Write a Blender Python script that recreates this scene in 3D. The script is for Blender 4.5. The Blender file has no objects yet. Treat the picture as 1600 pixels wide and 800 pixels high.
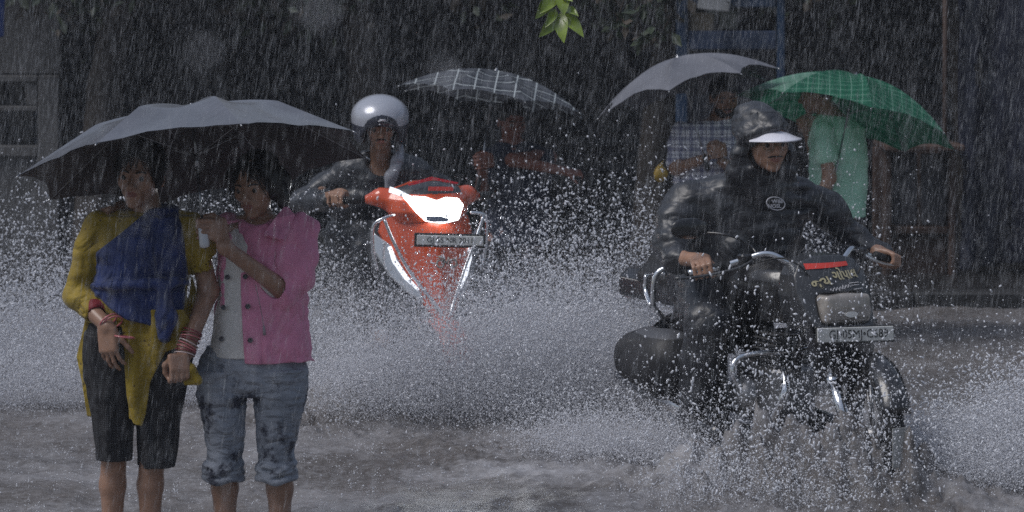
import bpy, math, random
import numpy as np
from mathutils import Vector, Matrix
random.seed(7); RNG = np.random.default_rng(7)
SC = bpy.context.scene
COL = SC.collection
rad = math.radians

# ------------------------------------------------------------------ camera, world, sun
CAM_H = 2.0          # metres above the flood water surface (z = 0); the road lies at z = -0.10
FPX = 4000.0         # focal length in pixels of the 1600 px wide photograph
HOR = -20.0          # pixel row of the horizon
cam_d = bpy.data.cameras.new('camera'); cam = bpy.data.objects.new('camera', cam_d); COL.objects.link(cam)
cam.location = (0, 0, CAM_H); cam.rotation_euler = (rad(90), 0, 0)
cam_d.sensor_width = 36; cam_d.lens = 36 * FPX / 1600.0
cam_d.shift_y = -(400 - HOR) / 1600.0
cam_d.clip_start = 0.1; cam_d.clip_end = 2000
cam_d.dof.use_dof = True; cam_d.dof.focus_distance = 9.9; cam_d.dof.aperture_fstop = 4.5
SC.camera = cam
w = bpy.data.worlds.new('World'); SC.world = w; w.use_nodes = True
nt = w.node_tree; N = nt.nodes; L = nt.links
bg = N['Background']; bg.inputs['Strength'].default_value = 0.072
sky = N.new('ShaderNodeTexSky'); sky.sky_type = 'NISHITA'; sky.sun_disc = False
SUN_EL, SUN_AZ = 54, 248     # sun high, a little behind the camera's left shoulder, hidden by cloud
sky.sun_elevation = rad(SUN_EL); sky.sun_rotation = rad(SUN_AZ)
hs = N.new('ShaderNodeHueSaturation'); hs.inputs['Saturation'].default_value = 0.62
L.new(sky.outputs[0], hs.inputs['Color'])
# overcast sky: zenith about three times as bright as the horizon
tc = N.new('ShaderNodeTexCoord'); sp = N.new('ShaderNodeSeparateXYZ'); L.new(tc.outputs['Generated'], sp.inputs[0])
mr = N.new('ShaderNodeMapRange'); L.new(sp.outputs['Z'], mr.inputs['Value'])
mr.inputs['From Min'].default_value = 0; mr.inputs['From Max'].default_value = 1
mr.inputs['To Min'].default_value = 0.36; mr.inputs['To Max'].default_value = 1.5
mx = N.new('ShaderNodeVectorMath'); mx.operation = 'SCALE'; L.new(hs.outputs[0], mx.inputs[0]); L.new(mr.outputs[0], mx.inputs['Scale'])
L.new(mx.outputs[0], bg.inputs['Color'])
sd = bpy.data.lights.new('sun', 'SUN'); so = bpy.data.objects.new('sun', sd); COL.objects.link(so)
sd.energy = 1.25; sd.angle = rad(30); sd.color = (1.0, .97, .95)
_az = rad(SUN_AZ)
_dir = Vector((math.sin(_az) * math.cos(rad(SUN_EL)), math.cos(_az) * math.cos(rad(SUN_EL)), math.sin(rad(SUN_EL))))
so.rotation_euler = _dir.to_track_quat('Z', 'Y').to_euler()
vs = SC.view_settings; vs.view_transform = 'Standard'; vs.look = 'None'; vs.gamma = 1; vs.exposure = 0.42; vs.use_curve_mapping = False
SC.cycles.max_bounces = 6; SC.cycles.transparent_max_bounces = 40; SC.cycles.diffuse_bounces = 3; SC.cycles.glossy_bounces = 3
SC.cycles.transmission_bounces = 3; SC.cycles.volume_bounces = 0; SC.cycles.use_denoising = False
SC.cycles.sample_clamp_indirect = 1.5

# ------------------------------------------------------------------ helpers
def P(px, py, Y):
    return Vector(((px - 800) * Y / FPX, Y, CAM_H - (py - HOR) * Y / FPX))

def mesh_np(name, V, F, mats, idx=None, smooth=True):
    """V (n,3), F (m,k) one polygon size"""
    me = bpy.data.meshes.new(name)
    V = np.asarray(V, np.float32); F = np.asarray(F, np.int32); m, k = F.shape
    me.vertices.add(len(V)); me.vertices.foreach_set('co', V.ravel())
    me.loops.add(m * k); me.loops.foreach_set('vertex_index', F.ravel())
    me.polygons.add(m)
    me.polygons.foreach_set('loop_start', np.arange(0, m * k, k, dtype=np.int32))
    me.polygons.foreach_set('use_smooth', np.full(m, smooth, bool))
    for x in (mats if isinstance(mats, (list, tuple)) else [mats]): me.materials.append(x)
    if idx is not None: me.polygons.foreach_set('material_index', np.asarray(idx, np.int32))
    me.update(calc_edges=True); me.validate()
    return me

def link(name, me, parent=None, loc=None):
    o = bpy.data.objects.new(name, me); COL.objects.link(o)
    if parent is not None: o.parent = parent
    if loc is not None: o.location = loc
    return o

def tag(o, label=None, cat=None, group=None, kind=None):
    if label: o['label'] = label
    if cat: o['category'] = cat
    if group: o['group'] = group
    if kind: o['kind'] = kind
    return o

def empty(name, loc, rot=(0, 0, 0)):
    o = bpy.data.objects.new(name, None); COL.objects.link(o); o.location = loc; o.rotation_euler = rot; o.empty_display_size = .1
    return o

_M = {}
def mat(name, col, rough=.6, metal=0, spec=.5, bump=0, bscale=60, var=0, vscale=6, coat=0, coat_r=.15, sheen=0, emis=None, es=0, alpha=1, trans=0, stretch=(1, 1, 1), col2=None, crease=0, cscale=14, cstr=(1, 1, 1)):
    if name in _M: return _M[name]
    m = bpy.data.materials.new(name); m.use_nodes = True; t = m.node_tree; n = t.nodes; l = t.links
    b = n['Principled BSDF']; b.inputs['Roughness'].default_value = rough; b.inputs['Metallic'].default_value = metal
    b.inputs['Specular IOR Level'].default_value = spec; b.inputs['Coat Weight'].default_value = coat; b.inputs['Coat Roughness'].default_value = coat_r
    b.inputs['Sheen Weight'].default_value = sheen; b.inputs['Alpha'].default_value = alpha; b.inputs['Transmission Weight'].default_value = trans
    b.inputs['Base Color'].default_value = (*col, 1)
    if emis: b.inputs['Emission Color'].default_value = (*emis, 1); b.inputs['Emission Strength'].default_value = es
    if var or bump or col2 or crease:
        tcn = n.new('ShaderNodeTexCoord'); mp = n.new('ShaderNodeMapping'); l.new(tcn.outputs['Object'], mp.inputs[0]); mp.inputs['Scale'].default_value = stretch
    if var or col2:
        nz = n.new('ShaderNodeTexNoise'); nz.inputs['Scale'].default_value = vscale; nz.inputs['Detail'].default_value = 5; l.new(mp.outputs[0], nz.inputs['Vector'])
        cr = n.new('ShaderNodeValToRGB'); cr.color_ramp.elements[0].position = .35; cr.color_ramp.elements[1].position = .68
        c2 = col2 or tuple(min(1, c * (1 + var)) for c in col); c1 = col if col2 else tuple(c * (1 - var) for c in col)
        cr.color_ramp.elements[0].color = (*c1, 1); cr.color_ramp.elements[1].color = (*c2, 1)
        l.new(nz.outputs['Fac'], cr.inputs[0]); l.new(cr.outputs[0], b.inputs['Base Color'])
    if bump:
        nb = n.new('ShaderNodeTexNoise'); nb.inputs['Scale'].default_value = bscale; nb.inputs['Detail'].default_value = 4; l.new(mp.outputs[0], nb.inputs['Vector'])
        bp = n.new('ShaderNodeBump'); bp.inputs['Strength'].default_value = 1; bp.inputs['Distance'].default_value = bump
        l.new(nb.outputs['Fac'], bp.inputs['Height']); l.new(bp.outputs[0], b.inputs['Normal'])
    if crease:   # sharp folds of crumpled wet cloth
        mc = n.new('ShaderNodeMapping'); l.new(tcn.outputs['Object'], mc.inputs[0]); mc.inputs['Scale'].default_value = cstr; mc.inputs['Rotation'].default_value = (.3, .5, .2)
        nc = n.new('ShaderNodeTexNoise'); nc.inputs['Scale'].default_value = cscale; nc.inputs['Detail'].default_value = 2.5; nc.inputs['Distortion'].default_value = .6; l.new(mc.outputs[0], nc.inputs['Vector'])
        s1 = n.new('ShaderNodeMath'); s1.operation = 'SUBTRACT'; l.new(nc.outputs['Fac'], s1.inputs[0]); s1.inputs[1].default_value = .5
        s2 = n.new('ShaderNodeMath'); s2.operation = 'ABSOLUTE'; l.new(s1.outputs[0], s2.inputs[0])
        b2 = n.new('ShaderNodeBump'); b2.inputs['Strength'].default_value = 1; b2.inputs['Distance'].default_value = crease; l.new(s2.outputs[0], b2.inputs['Height'])
        if bump: l.new(bp.outputs[0], b2.inputs['Normal'])
        l.new(b2.outputs[0], b.inputs['Normal'])
    _M[name] = m
    return m

# ---- numpy value noise
_T = RNG.random((64, 64, 64)).astype(np.float32)
def vnoise(x, y, z):
    xi = np.floor(x); yi = np.floor(y); zi = np.floor(z)
    fx = x - xi; fy = y - yi; fz = z - zi
    fx = fx * fx * (3 - 2 * fx); fy = fy * fy * (3 - 2 * fy); fz = fz * fz * (3 - 2 * fz)
    xi = xi.astype(np.int32) & 63; yi = yi.astype(np.int32) & 63; zi = zi.astype(np.int32) & 63
    x1 = (xi + 1) & 63; y1 = (yi + 1) & 63; z1 = (zi + 1) & 63
    def g(a, b, c): return _T[a, b, c]
    c00 = g(xi, yi, zi) * (1 - fx) + g(x1, yi, zi) * fx; c10 = g(xi, y1, zi) * (1 - fx) + g(x1, y1, zi) * fx
    c01 = g(xi, yi, z1) * (1 - fx) + g(x1, yi, z1) * fx; c11 = g(xi, y1, z1) * (1 - fx) + g(x1, y1, z1) * fx
    return ((c00 * (1 - fy) + c10 * fy) * (1 - fz) + (c01 * (1 - fy) + c11 * fy) * fz) * 2 - 1

def smin(a, b, k):
    if k <= 0: return np.minimum(a, b)
    h = np.maximum(k - np.abs(a - b), 0) / k
    return np.minimum(a, b) - h * h * k * .25

def poly_sdf(U, V, pts):
    pts = np.asarray(pts, np.float32); n = len(pts)
    d = np.full(np.broadcast(U, V).shape, 1e9, np.float32); s = np.ones_like(d)
    for i in range(n):
        a = pts[i]; b = pts[i - 1]
        ex, ey = b - a; wx = U - a[0]; wy = V - a[1]
        t = np.clip((wx * ex + wy * ey) / (ex * ex + ey * ey + 1e-12), 0, 1)
        bx = wx - ex * t; by = wy - ey * t
        d = np.minimum(d, bx * bx + by * by)
        c1 = V >= a[1]; c2 = V < b[1]; c3 = ex * wy > ey * wx
        flip = (c1 & c2 & c3) | (~c1 & ~c2 & ~c3)
        s = np.where(flip, -s, s)
    return s * np.sqrt(d)

class Grid:
    """signed distance volume; shapes are blended in and the surface is meshed"""
    def __init__(s, lo, hi, res):
        s.lo = np.array(lo, np.float32); s.res = res
        n = np.ceil((np.array(hi) - s.lo) / res).astype(int) + 1
        s.n = n; s.ax = [s.lo[i] + res * np.arange(n[i], dtype=np.float32) for i in range(3)]
        s.a = np.full(n, 1.0, np.float32)
    def _sub(s, lo, hi):
        i0 = np.clip(np.floor((np.array(lo) - s.lo) / s.res).astype(int), 0, s.n); i1 = np.clip(np.ceil((np.array(hi) - s.lo) / s.res).astype(int) + 1, 0, s.n)
        if (i1 <= i0).any(): return None
        sl = tuple(slice(i0[i], i1[i]) for i in range(3))
        return sl, s.ax[0][sl[0]][:, None, None], s.ax[1][sl[1]][None, :, None], s.ax[2][sl[2]][None, None, :]
    def put(s, lo, hi, f, k=0.0, op='u'):
        pad = max(k, .03)
        r = s._sub(np.array(lo) - pad, np.array(hi) + pad)
        if r is None: return
        sl, X, Y, Z = r
        d = f(X, Y, Z).astype(np.float32)
        if op == 'u': s.a[sl] = smin(s.a[sl], d, k)
        else: s.a[sl] = -smin(-s.a[sl], d, k)
    def cap(s, a, b, ra, rb=None, k=0.015, op='u', flat=None):
        rb = ra if rb is None else rb
        a = np.array(a, np.float32); b = np.array(b, np.float32); m = max(ra, rb)
        ab = b - a; L2 = float(ab @ ab) + 1e-9
        def f(X, Y, Z):
            t = np.clip(((X - a[0]) * ab[0] + (Y - a[1]) * ab[1] + (Z - a[2]) * ab[2]) / L2, 0, 1)
            return np.sqrt((X - a[0] - t * ab[0]) ** 2 + (Y - a[1] - t * ab[1]) ** 2 + (Z - a[2] - t * ab[2]) ** 2) - (ra + (rb - ra) * t)
        s.put(np.minimum(a, b) - m, np.maximum(a, b) + m, f, k, op)
    def chain(s, pts, rs, k=0.015, op='u'):
        for i in range(len(pts) - 1): s.cap(pts[i], pts[i + 1], rs[i], rs[i + 1], k, op)
    def ell(s, c, r, R=None, k=0.015, op='u'):
        c = np.array(c, np.float32); r = np.array(r, np.float32); m = r.max()
        R = np.eye(3, dtype=np.float32) if R is None else np.array(R, np.float32)
        def f(X, Y, Z):
            X = X - c[0]; Y = Y - c[1]; Z = Z - c[2]
            u = (X * R[0, 0] + Y * R[1, 0] + Z * R[2, 0]) / r[0]; v = (X * R[0, 1] + Y * R[1, 1] + Z * R[2, 1]) / r[1]; w_ = (X * R[0, 2] + Y * R[1, 2] + Z * R[2, 2]) / r[2]
            k0 = np.sqrt(u * u + v * v + w_ * w_); k1 = np.sqrt((u / r[0]) ** 2 + (v / r[1]) ** 2 + (w_ / r[2]) ** 2) + 1e-6
            return k0 * (k0 - 1) / k1
        s.put(c - m, c + m, f, k, op)
    def box(s, c, h, R=None, rr=.01, k=0.01, op='u'):
        c = np.array(c, np.float32); h = np.array(h, np.float32); m = np.linalg.norm(h)
        R = np.eye(3, dtype=np.float32) if R is None else np.array(R, np.float32)
        def f(X, Y, Z):
            X = X - c[0]; Y = Y - c[1]; Z = Z - c[2]
            q = [np.abs(X * R[0, j] + Y * R[1, j] + Z * R[2, j]) - h[j] + rr for j in range(3)]
            o = np.sqrt(sum(np.maximum(x, 0) ** 2 for x in q)); i = np.minimum(np.maximum(np.maximum(q[0], q[1]), q[2]), 0)
            return o + i - rr
        s.put(c - m, c + m, f, k, op)
    def loft(s, rows, k=0.015, folds=(), op='u', pw=2.0):
        """rows: (z, cx, cy, rx, ry)"""
        r = np.array(sorted(rows), np.float32); z = r[:, 0]
        lo = [(r[:, 1] - r[:, 3]).min(), (r[:, 2] - r[:, 4]).min(), z[0]]; hi = [(r[:, 1] + r[:, 3]).max(), (r[:, 2] + r[:, 4]).max(), z[-1]]
        def f(X, Y, Z):
            zz = np.clip(Z, z[0], z[-1]); cx, cy, rx, ry = [np.interp(zz, z, r[:, j]).astype(np.float32) for j in (1, 2, 3, 4)]
            u = (X - cx) / rx; v = (Y - cy) / ry
            q = (np.abs(u) ** pw + np.abs(v) ** pw) ** (1 / pw)
            if folds:
                th = np.arctan2(v, u); m = 0
                for n_, a_, p_, zf in folds: m = m + a_ * np.sin(n_ * th + p_ + zf * Z)
                q = q / (1 + m)
            d = (q - 1) * np.minimum(rx, ry)
            return np.maximum(d, np.maximum(Z - z[-1], z[0] - Z))
        s.put(lo, hi, f, k, op)
    def sheet(s, pts, yf, th, k=0.004, op='u', ext=.08):
        """pts: polygon in x,z; yf(X,Z): depth of the cloth"""
        p = np.array(pts, np.float32)
        ys = [float(np.asarray(yf(np.float32(q[0]), np.float32(q[1])))) for q in p]
        lo = [p[:, 0].min(), min(ys) - ext, p[:, 1].min()]; hi = [p[:, 0].max(), max(ys) + ext, p[:, 1].max()]
        def f(X, Y, Z):
            d2 = poly_sdf(X, Z, p)
            return np.maximum(d2, np.abs(Y - yf(X, Z)) - th)
        s.put(lo, hi, f, k, op)
    def clip_poly(s, pts, k=0.004):
        p = np.array(pts, np.float32)
        d = poly_sdf(s.ax[0][:, None, None], s.ax[2][None, None, :], p)
        s.a = -smin(-s.a, -np.broadcast_to(d, s.a.shape), k)
    def noise(s, amp, fx, fy, fz, seed=0, band=.03, ridge=False):
        I = np.nonzero(np.abs(s.a) < band)
        if len(I[0]) == 0: return
        x, y, z = s.ax[0][I[0]], s.ax[1][I[1]], s.ax[2][I[2]]
        v = vnoise(x * fx + seed * 7.3, y * fy + seed * 3.1, z * fz + seed * 5.7)
        if ridge: v = 1 - 2 * np.abs(v)
        s.a[I] += amp * v
    def mesh(s, name, mats, smooth=1, idxf=None, off=None):
        a = s.a; a[0] = a[-1] = 1; a[:, 0] = a[:, -1] = 1; a[:, :, 0] = a[:, :, -1] = 1
        n = a.shape; S = a < 0
        c = np.zeros((n[0] - 1, n[1] - 1, n[2] - 1), np.uint8)
        for dx in (0, 1):
            for dy in (0, 1):
                for dz in (0, 1): c += S[dx:n[0] - 1 + dx, dy:n[1] - 1 + dy, dz:n[2] - 1 + dz]
        I = np.nonzero((c > 0) & (c < 8)); nv = len(I[0])
        acc = np.zeros((nv, 3), np.float32); cnt = np.zeros(nv, np.float32)
        ix = np.stack(I, 1)
        cor = {}
        for dx in (0, 1):
            for dy in (0, 1):
                for dz in (0, 1): cor[(dx, dy, dz)] = a[ix[:, 0] + dx, ix[:, 1] + dy, ix[:, 2] + dz]
        for ax in range(3):
            o1, o2 = [q for q in range(3) if q != ax]
            for u in (0, 1):
                for v in (0, 1):
                    p0 = [0, 0, 0]; p0[o1] = u; p0[o2] = v; p1 = list(p0); p1[ax] = 1
                    A = cor[tuple(p0)]; B = cor[tuple(p1)]; m = (A < 0) != (B < 0)
                    t = np.where(m, A / np.where(m, A - B, 1), 0)
                    q = np.tile(np.array(p0, np.float32), (nv, 1)); q[:, ax] = t
                    acc[m] += q[m]; cnt[m] += 1
        V = (ix + acc / np.maximum(cnt, 1)[:, None]) * s.res + s.lo
        vi = np.full(c.shape, -1, np.int32); vi[I] = np.arange(nv)
        Fs = []
        for ax in range(3):
            sl0 = [slice(1, -1)] * 3; sl1 = [slice(1, -1)] * 3; sl0[ax] = slice(0, -1); sl1[ax] = slice(1, None)
            A = S[tuple(sl0)]; B = S[tuple(sl1)]; E = np.nonzero(A != B)
            e = [E[0], E[1], E[2]]; o1, o2 = [q for q in range(3) if q != ax]
            base = [e[q] + (0 if q == ax else 1) for q in range(3)]
            def cell(d1, d2):
                b = [x.copy() for x in base]; b[o1] -= d1; b[o2] -= d2
                return vi[b[0], b[1], b[2]]
            q = np.stack([cell(1, 1), cell(0, 1), cell(0, 0), cell(1, 0)], 1)
            fl = A[E] if ax != 1 else ~A[E]
            q[~fl] = q[~fl][:, ::-1]
            Fs.append(q)
        F = np.concatenate(Fs); F = F[(F >= 0).all(1)]
        for _ in range(smooth):
            e = np.concatenate([F[:, [0, 1]], F[:, [1, 2]], F[:, [2, 3]], F[:, [3, 0]]])
            deg = np.bincount(e[:, 0], minlength=nv) + 1e-9
            Sx = np.stack([np.bincount(e[:, 0], V[e[:, 1], j], nv) for j in range(3)], 1)
            V = np.where(deg[:, None] > .5, .4 * V + .6 * Sx / deg[:, None], V)
        idx = None
        if idxf is not None:
            C = V[F].mean(1); idx = idxf(C)
        if off is not None: V = V - np.array(off, np.float32)
        s.a = None
        return mesh_np(name, V, F, mats, idx)

# ---- plain polygon builders, collected into one mesh
class MB:
    def __init__(s): s.v = []; s.f = []; s.sm = []; s.mi = []; s.cur = 0
    def add(s, V, F, smooth=False):
        b = len(s.v); s.v += [tuple(x) for x in V]; s.f += [tuple(i + b for i in f) for f in F]; s.sm += [smooth] * len(F); s.mi += [s.cur] * len(F); return s
    def box(s, c, h, R=None):
        R = R or Matrix.Identity(3); c = Vector(c)
        V = [c + R @ Vector((sx * h[0], sy * h[1], sz * h[2])) for sx in (-1, 1) for sy in (-1, 1) for sz in (-1, 1)]
        return s.add(V, [(0, 1, 3, 2), (4, 6, 7, 5), (0, 4, 5, 1), (2, 3, 7, 6), (0, 2, 6, 4), (1, 5, 7, 3)])
    def bbox(s, c, h, bv=.01, R=None):
        """box with chamfered edges"""
        R = R or Matrix.Identity(3); c = Vector(c); V = []; hx, hy, hz = h; bv = min(bv, min(h) * .9)
        for sx in (-1, 1):
            for sy in (-1, 1):
                for sz in (-1, 1):
                    V.append(c + R @ Vector((sx * hx, sy * (hy - bv), sz * (hz - bv)))); V.append(c + R @ Vector((sx * (hx - bv), sy * hy, sz * (hz - bv)))); V.append(c + R @ Vector((sx * (hx - bv), sy * (hy - bv), sz * hz)))
        import bmesh
        bm = bmesh.new(); [bm.verts.new(v) for v in V]; r = bmesh.ops.convex_hull(bm, input=bm.verts)
        bm.verts.index_update(); bm.faces.ensure_lookup_table()
        s.add([v.co for v in bm.verts], [[v.index for v in f.verts] for f in bm.faces]); bm.free(); return s
    def tube(s, pts, r, n=10, closed=False, smooth=True):
        pts = [Vector(p) for p in pts]; m = len(pts); rs = r if isinstance(r, (list, tuple)) else [r] * m
        V = []; up = Vector((0, 0, 1)); prev = None
        for i, p in enumerate(pts):
            if closed: d = pts[(i + 1) % m] - pts[i - 1]
            else: d = pts[min(i + 1, m - 1)] - pts[max(i - 1, 0)]
            d.normalize()
            if prev is None: a = d.cross(up if abs(d.z) < .9 else Vector((1, 0, 0)))
            else: a = prev - d * prev.dot(d)
            a.normalize(); prev = a; b = d.cross(a)
            for j in range(n):
                t = 2 * math.pi * j / n; V.append(p + (a * math.cos(t) + b * math.sin(t)) * rs[i])
        F = []
        for i in range(m if closed else m - 1):
            i2 = (i + 1) % m
            for j in range(n): F.append((i * n + j, i * n + (j + 1) % n, i2 * n + (j + 1) % n, i2 * n + j))
        if not closed: F.append(tuple(range(n))[::-1]); F.append(tuple((m - 1) * n + j for j in range(n)))
        return s.add(V, F, smooth)
    def lathe(s, prof, o, axis, n=32, smooth=True):
        """prof: (distance along axis, radius)"""
        o = Vector(o); ax = Vector(axis).normalized(); a = ax.cross(Vector((0, 0, 1)) if abs(ax.z) < .9 else Vector((1, 0, 0))).normalized(); b = ax.cross(a); V = []; F = []; m = len(prof)
        for (h, r) in prof:
            for j in range(n):
                t = 2 * math.pi * j / n; V.append(o + ax * h + (a * math.cos(t) + b * math.sin(t)) * max(r, 1e-4))
        for i in range(m - 1):
            for j in range(n): F.append((i * n + j, i * n + (j + 1) % n, (i + 1) * n + (j + 1) % n, (i + 1) * n + j))
        return s.add(V, F, smooth)
    def prism(s, pts, o, u, v, d, smooth=False):
        """outline pts (a,b) in plane o + a*u + b*v, extruded along vector d"""
        o = Vector(o); u = Vector(u); v = Vector(v); d = Vector(d); n = len(pts)
        V = [o + u * a + v * b for a, b in pts]; V += [x + d for x in V]
        F = [tuple(range(n))[::-1], tuple(range(n, 2 * n))] + [(i, (i + 1) % n, n + (i + 1) % n, n + i) for i in range(n)]
        return s.add(V, F, smooth)
    def build(s, name, m, parent=None, loc=None):
        me = bpy.data.meshes.new(name); me.from_pydata(s.v, [], s.f)
        for x in (m if isinstance(m, (list, tuple)) else [m]): me.materials.append(x)
        me.polygons.foreach_set('use_smooth', s.sm); me.polygons.foreach_set('material_index', s.mi); me.update()
        return link(name, me, parent, loc)

def text_mesh(name, body, size, m, parent, M4, ext=.0008, sx=1.0, bold=0.0):
    c = bpy.data.curves.new(name, 'FONT'); c.body = body; c.size = size; c.extrude = ext; c.align_x = 'CENTER'; c.align_y = 'CENTER'; c.offset = bold; c.resolution_u = 3
    o = bpy.data.objects.new('tmp', c); COL.objects.link(o); bpy.context.view_layer.update()
    me = bpy.data.meshes.new_from_object(o.evaluated_get(bpy.context.evaluated_depsgraph_get())); bpy.data.objects.remove(o); bpy.data.curves.remove(c)
    me.transform(M4 @ Matrix.Diagonal((sx, 1, 1, 1))); me.materials.clear(); me.materials.append(m); me.name = name
    return link(name, me, parent)

def Rot(yaw=0, pitch=0, roll=0):
    return Matrix.Rotation(rad(yaw), 3, 'Z') @ Matrix.Rotation(rad(pitch), 3, 'X') @ Matrix.Rotation(rad(roll), 3, 'Y')

def spline(pts, n=6):
    pts = [Vector(p) for p in pts]; out = []
    for i in range(len(pts) - 1):
        p0 = pts[max(i - 1, 0)]; p1 = pts[i]; p2 = pts[i + 1]; p3 = pts[min(i + 2, len(pts) - 1)]
        for j in range(n):
            t = j / n; out.append(.5 * ((2 * p1) + (p2 - p0) * t + (2 * p0 - 5 * p1 + 4 * p2 - p3) * t * t + (3 * p1 - p0 - 3 * p2 + p3) * t ** 3))
    out.append(pts[-1]); return out
# ------------------------------------------------------------------ road, flood water
def road_and_water():
    AS = mat('wet_asphalt', (.045, .045, .048), rough=.5, var=.3, vscale=3, bump=.004, bscale=80)
    mb = MB(); mb.add([(-300, -20, -.10), (300, -20, -.10), (300, 600, -.10), (-300, 600, -.10)], [(0, 1, 2, 3)]); o = mb.build('road', AS); tag(o, kind='structure')
    # water sheet: fine grid in front of the camera, coarse out to the far edge
    xs = np.concatenate([np.linspace(-120, -5, 24)[:-1], np.linspace(-5, 5, 640), np.linspace(5, 120, 24)[1:]])
    ys = np.concatenate([np.linspace(-15, 7, 14)[:-1], np.linspace(7, 17.5, 620), np.linspace(17.5, 200, 20)[1:]])
    X, Y = np.meshgrid(xs, ys, indexing='ij'); x = X.ravel().astype(np.float32); y = Y.ravel().astype(np.float32)
    fine = ((np.abs(x) < 5) & (y > 7) & (y < 17.5)).astype(np.float32)
    z = .012 * vnoise(x * 1.1, y * 1.6, 0 * x) + .012 * vnoise(x * 3.1 + 5, y * 4.2, 0 * x + 3) + .009 * vnoise(x * 8, y * 9, 0 * x + 7) + .004 * vnoise(x * 19, y * 21, 0 * x + 9)
    r = 1 - np.abs(vnoise(x * 5.2, y * 7.5, 0 * x + 12)); z += .012 * r ** 3
    # bow waves heaped up by the two machines
    for cx, cy, rx, ry, h in ((1.15, 10.02, .42, .20, .16), (1.45, 9.98, .22, .16, .10), (.85, 10.2, .30, .2, .09), (-.32, 11.80, .45, .18, .15), (-.75, 11.9, .3, .2, .08), (-.40, 11.9, .9, .5, .05), (1.42, 10.1, .7, .4, .055), (2.5, 10.6, 1.2, .5, .04), (.4, 10.9, 1.1, .5, .03), (-.1, 12.6, 1.6, .5, .04)):
        q = ((x - cx) / rx) ** 2 + ((y - cy) / ry) ** 2; z += h * np.exp(-q) * (.75 + .45 * vnoise(x * 11, y * 11, 0 * x + 2) + .45 * vnoise(x * 27, y * 27, 0 * x + 4) + .3 * vnoise(x * 55, y * 50, 0 * x + 6))
    # rain-struck pits: small rings and crowns
    rn = np.random.default_rng(4); ny, nx = len(ys), len(xs)
    Z = (z * fine).reshape(len(xs), len(ys))
    dx = 10 / 639.0; dy = 10.5 / 619
    for i in range(5200):
        cx = rn.uniform(-4.8, 4.8); cy = 7.2 + 10 * rn.random(); R = rn.uniform(.02, .075); a = rn.uniform(.002, .007)
        i0 = 23 + int((cx - R * 1.6 + 5) / dx); i1 = 23 + int((cx + R * 1.6 + 5) / dx) + 1; j0 = 13 + int((cy - R * 1.6 - 7) / dy); j1 = 13 + int((cy + R * 1.6 - 7) / dy) + 1
        i0 = max(i0, 0); j0 = max(j0, 0)
        sx = X[i0:i1, j0:j1] - cx; sy = Y[i0:i1, j0:j1] - cy; q = np.sqrt(sx * sx + sy * sy)
        Z[i0:i1, j0:j1] += a * np.exp(-((q - R) / .012) ** 2) + a * 1.2 * np.exp(-(q / .013) ** 2)
    z = Z.ravel()
    V = np.stack([x, y, z], 1); n0, n1 = X.shape; I = np.arange(n0 * n1).reshape(n0, n1)
    F = np.stack([I[:-1, :-1], I[1:, :-1], I[1:, 1:], I[:-1, 1:]], -1).reshape(-1, 4)
    m = bpy.data.materials.new('muddy_flood_water'); m.use_nodes = True; t = m.node_tree; n = t.nodes; l = t.links; b = n['Principled BSDF']
    tcn = n.new('ShaderNodeTexCoord'); mp = n.new('ShaderNodeMapping'); l.new(tcn.outputs['Object'], mp.inputs[0]); mp.inputs['Scale'].default_value = (1, 1.5, 1)
    def noise(sc, det, ro=.6):
        q = n.new('ShaderNodeTexNoise'); q.inputs['Scale'].default_value = sc; q.inputs['Detail'].default_value = det; q.inputs['Roughness'].default_value = ro; l.new(mp.outputs[0], q.inputs['Vector']); return q
    def ramp(src, p0, p1, c0, c1):
        cr = n.new('ShaderNodeValToRGB'); cr.color_ramp.elements[0].position = p0; cr.color_ramp.elements[1].position = p1; cr.color_ramp.elements[0].color = c0; cr.color_ramp.elements[1].color = c1; l.new(src, cr.inputs[0]); return cr
    mud = ramp(noise(.9, 6).outputs['Fac'], .35, .7, (.082, .073, .068, 1), (.15, .137, .132, 1))
    foam = ramp(noise(1.1, 12, .72).outputs['Fac'], .44, .66, (0, 0, 0, 1), (1, 1, 1, 1)); fine_ = ramp(noise(26, 8, .75).outputs['Fac'], .46, .64, (0, 0, 0, 1), (1, 1, 1, 1))
    at = n.new('ShaderNodeAttribute'); at.attribute_name = 'foam'
    mul = n.new('ShaderNodeMath'); mul.operation = 'MULTIPLY'; l.new(foam.outputs[0], mul.inputs[0]); l.new(at.outputs['Fac'], mul.inputs[1])
    ad = n.new('ShaderNodeMath'); ad.operation = 'MULTIPLY_ADD'; l.new(fine_.outputs[0], ad.inputs[0]); ad.inputs[1].default_value = .28; l.new(mul.outputs[0], ad.inputs[2]); ad.use_clamp = True
    mxn = n.new('ShaderNodeMix'); mxn.data_type = 'RGBA'; l.new(ad.outputs[0], mxn.inputs[0]); l.new(mud.outputs[0], mxn.inputs[6]); mxn.inputs[7].default_value = (.46, .46, .49, 1)
    l.new(mxn.outputs[2], b.inputs['Base Color']); b.inputs['Roughness'].default_value = .36; b.inputs['IOR'].default_value = 1.33
    bp = n.new('ShaderNodeBump'); bp.inputs['Distance'].default_value = .0035; l.new(noise(45, 6, .7).outputs['Fac'], bp.inputs['Height']); l.new(bp.outputs[0], b.inputs['Normal'])
    me = mesh_np('flood_water', V, F, m); fo = .14 + .40 * np.exp(-((y - 9.6) / 1.6) ** 2)
    for cx, cy, rx, ry, h in ((-.4, 12.0, 1.3, .9, .9), (-.1, 10.7, 1.5, .55, .95), (-2.0, 12.5, 1.4, .7, .9), (.8, 12.0, 1.2, .9, .9), (2.2, 10.5, 1.1, .5, .9), (.3, 10.9, 1.0, .8, .8), (1.3, 9.4, 1.2, .4, .5)): fo = np.maximum(fo, h * np.exp(-((x - cx) / rx) ** 2 - ((y - cy) / ry) ** 2))
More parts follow.
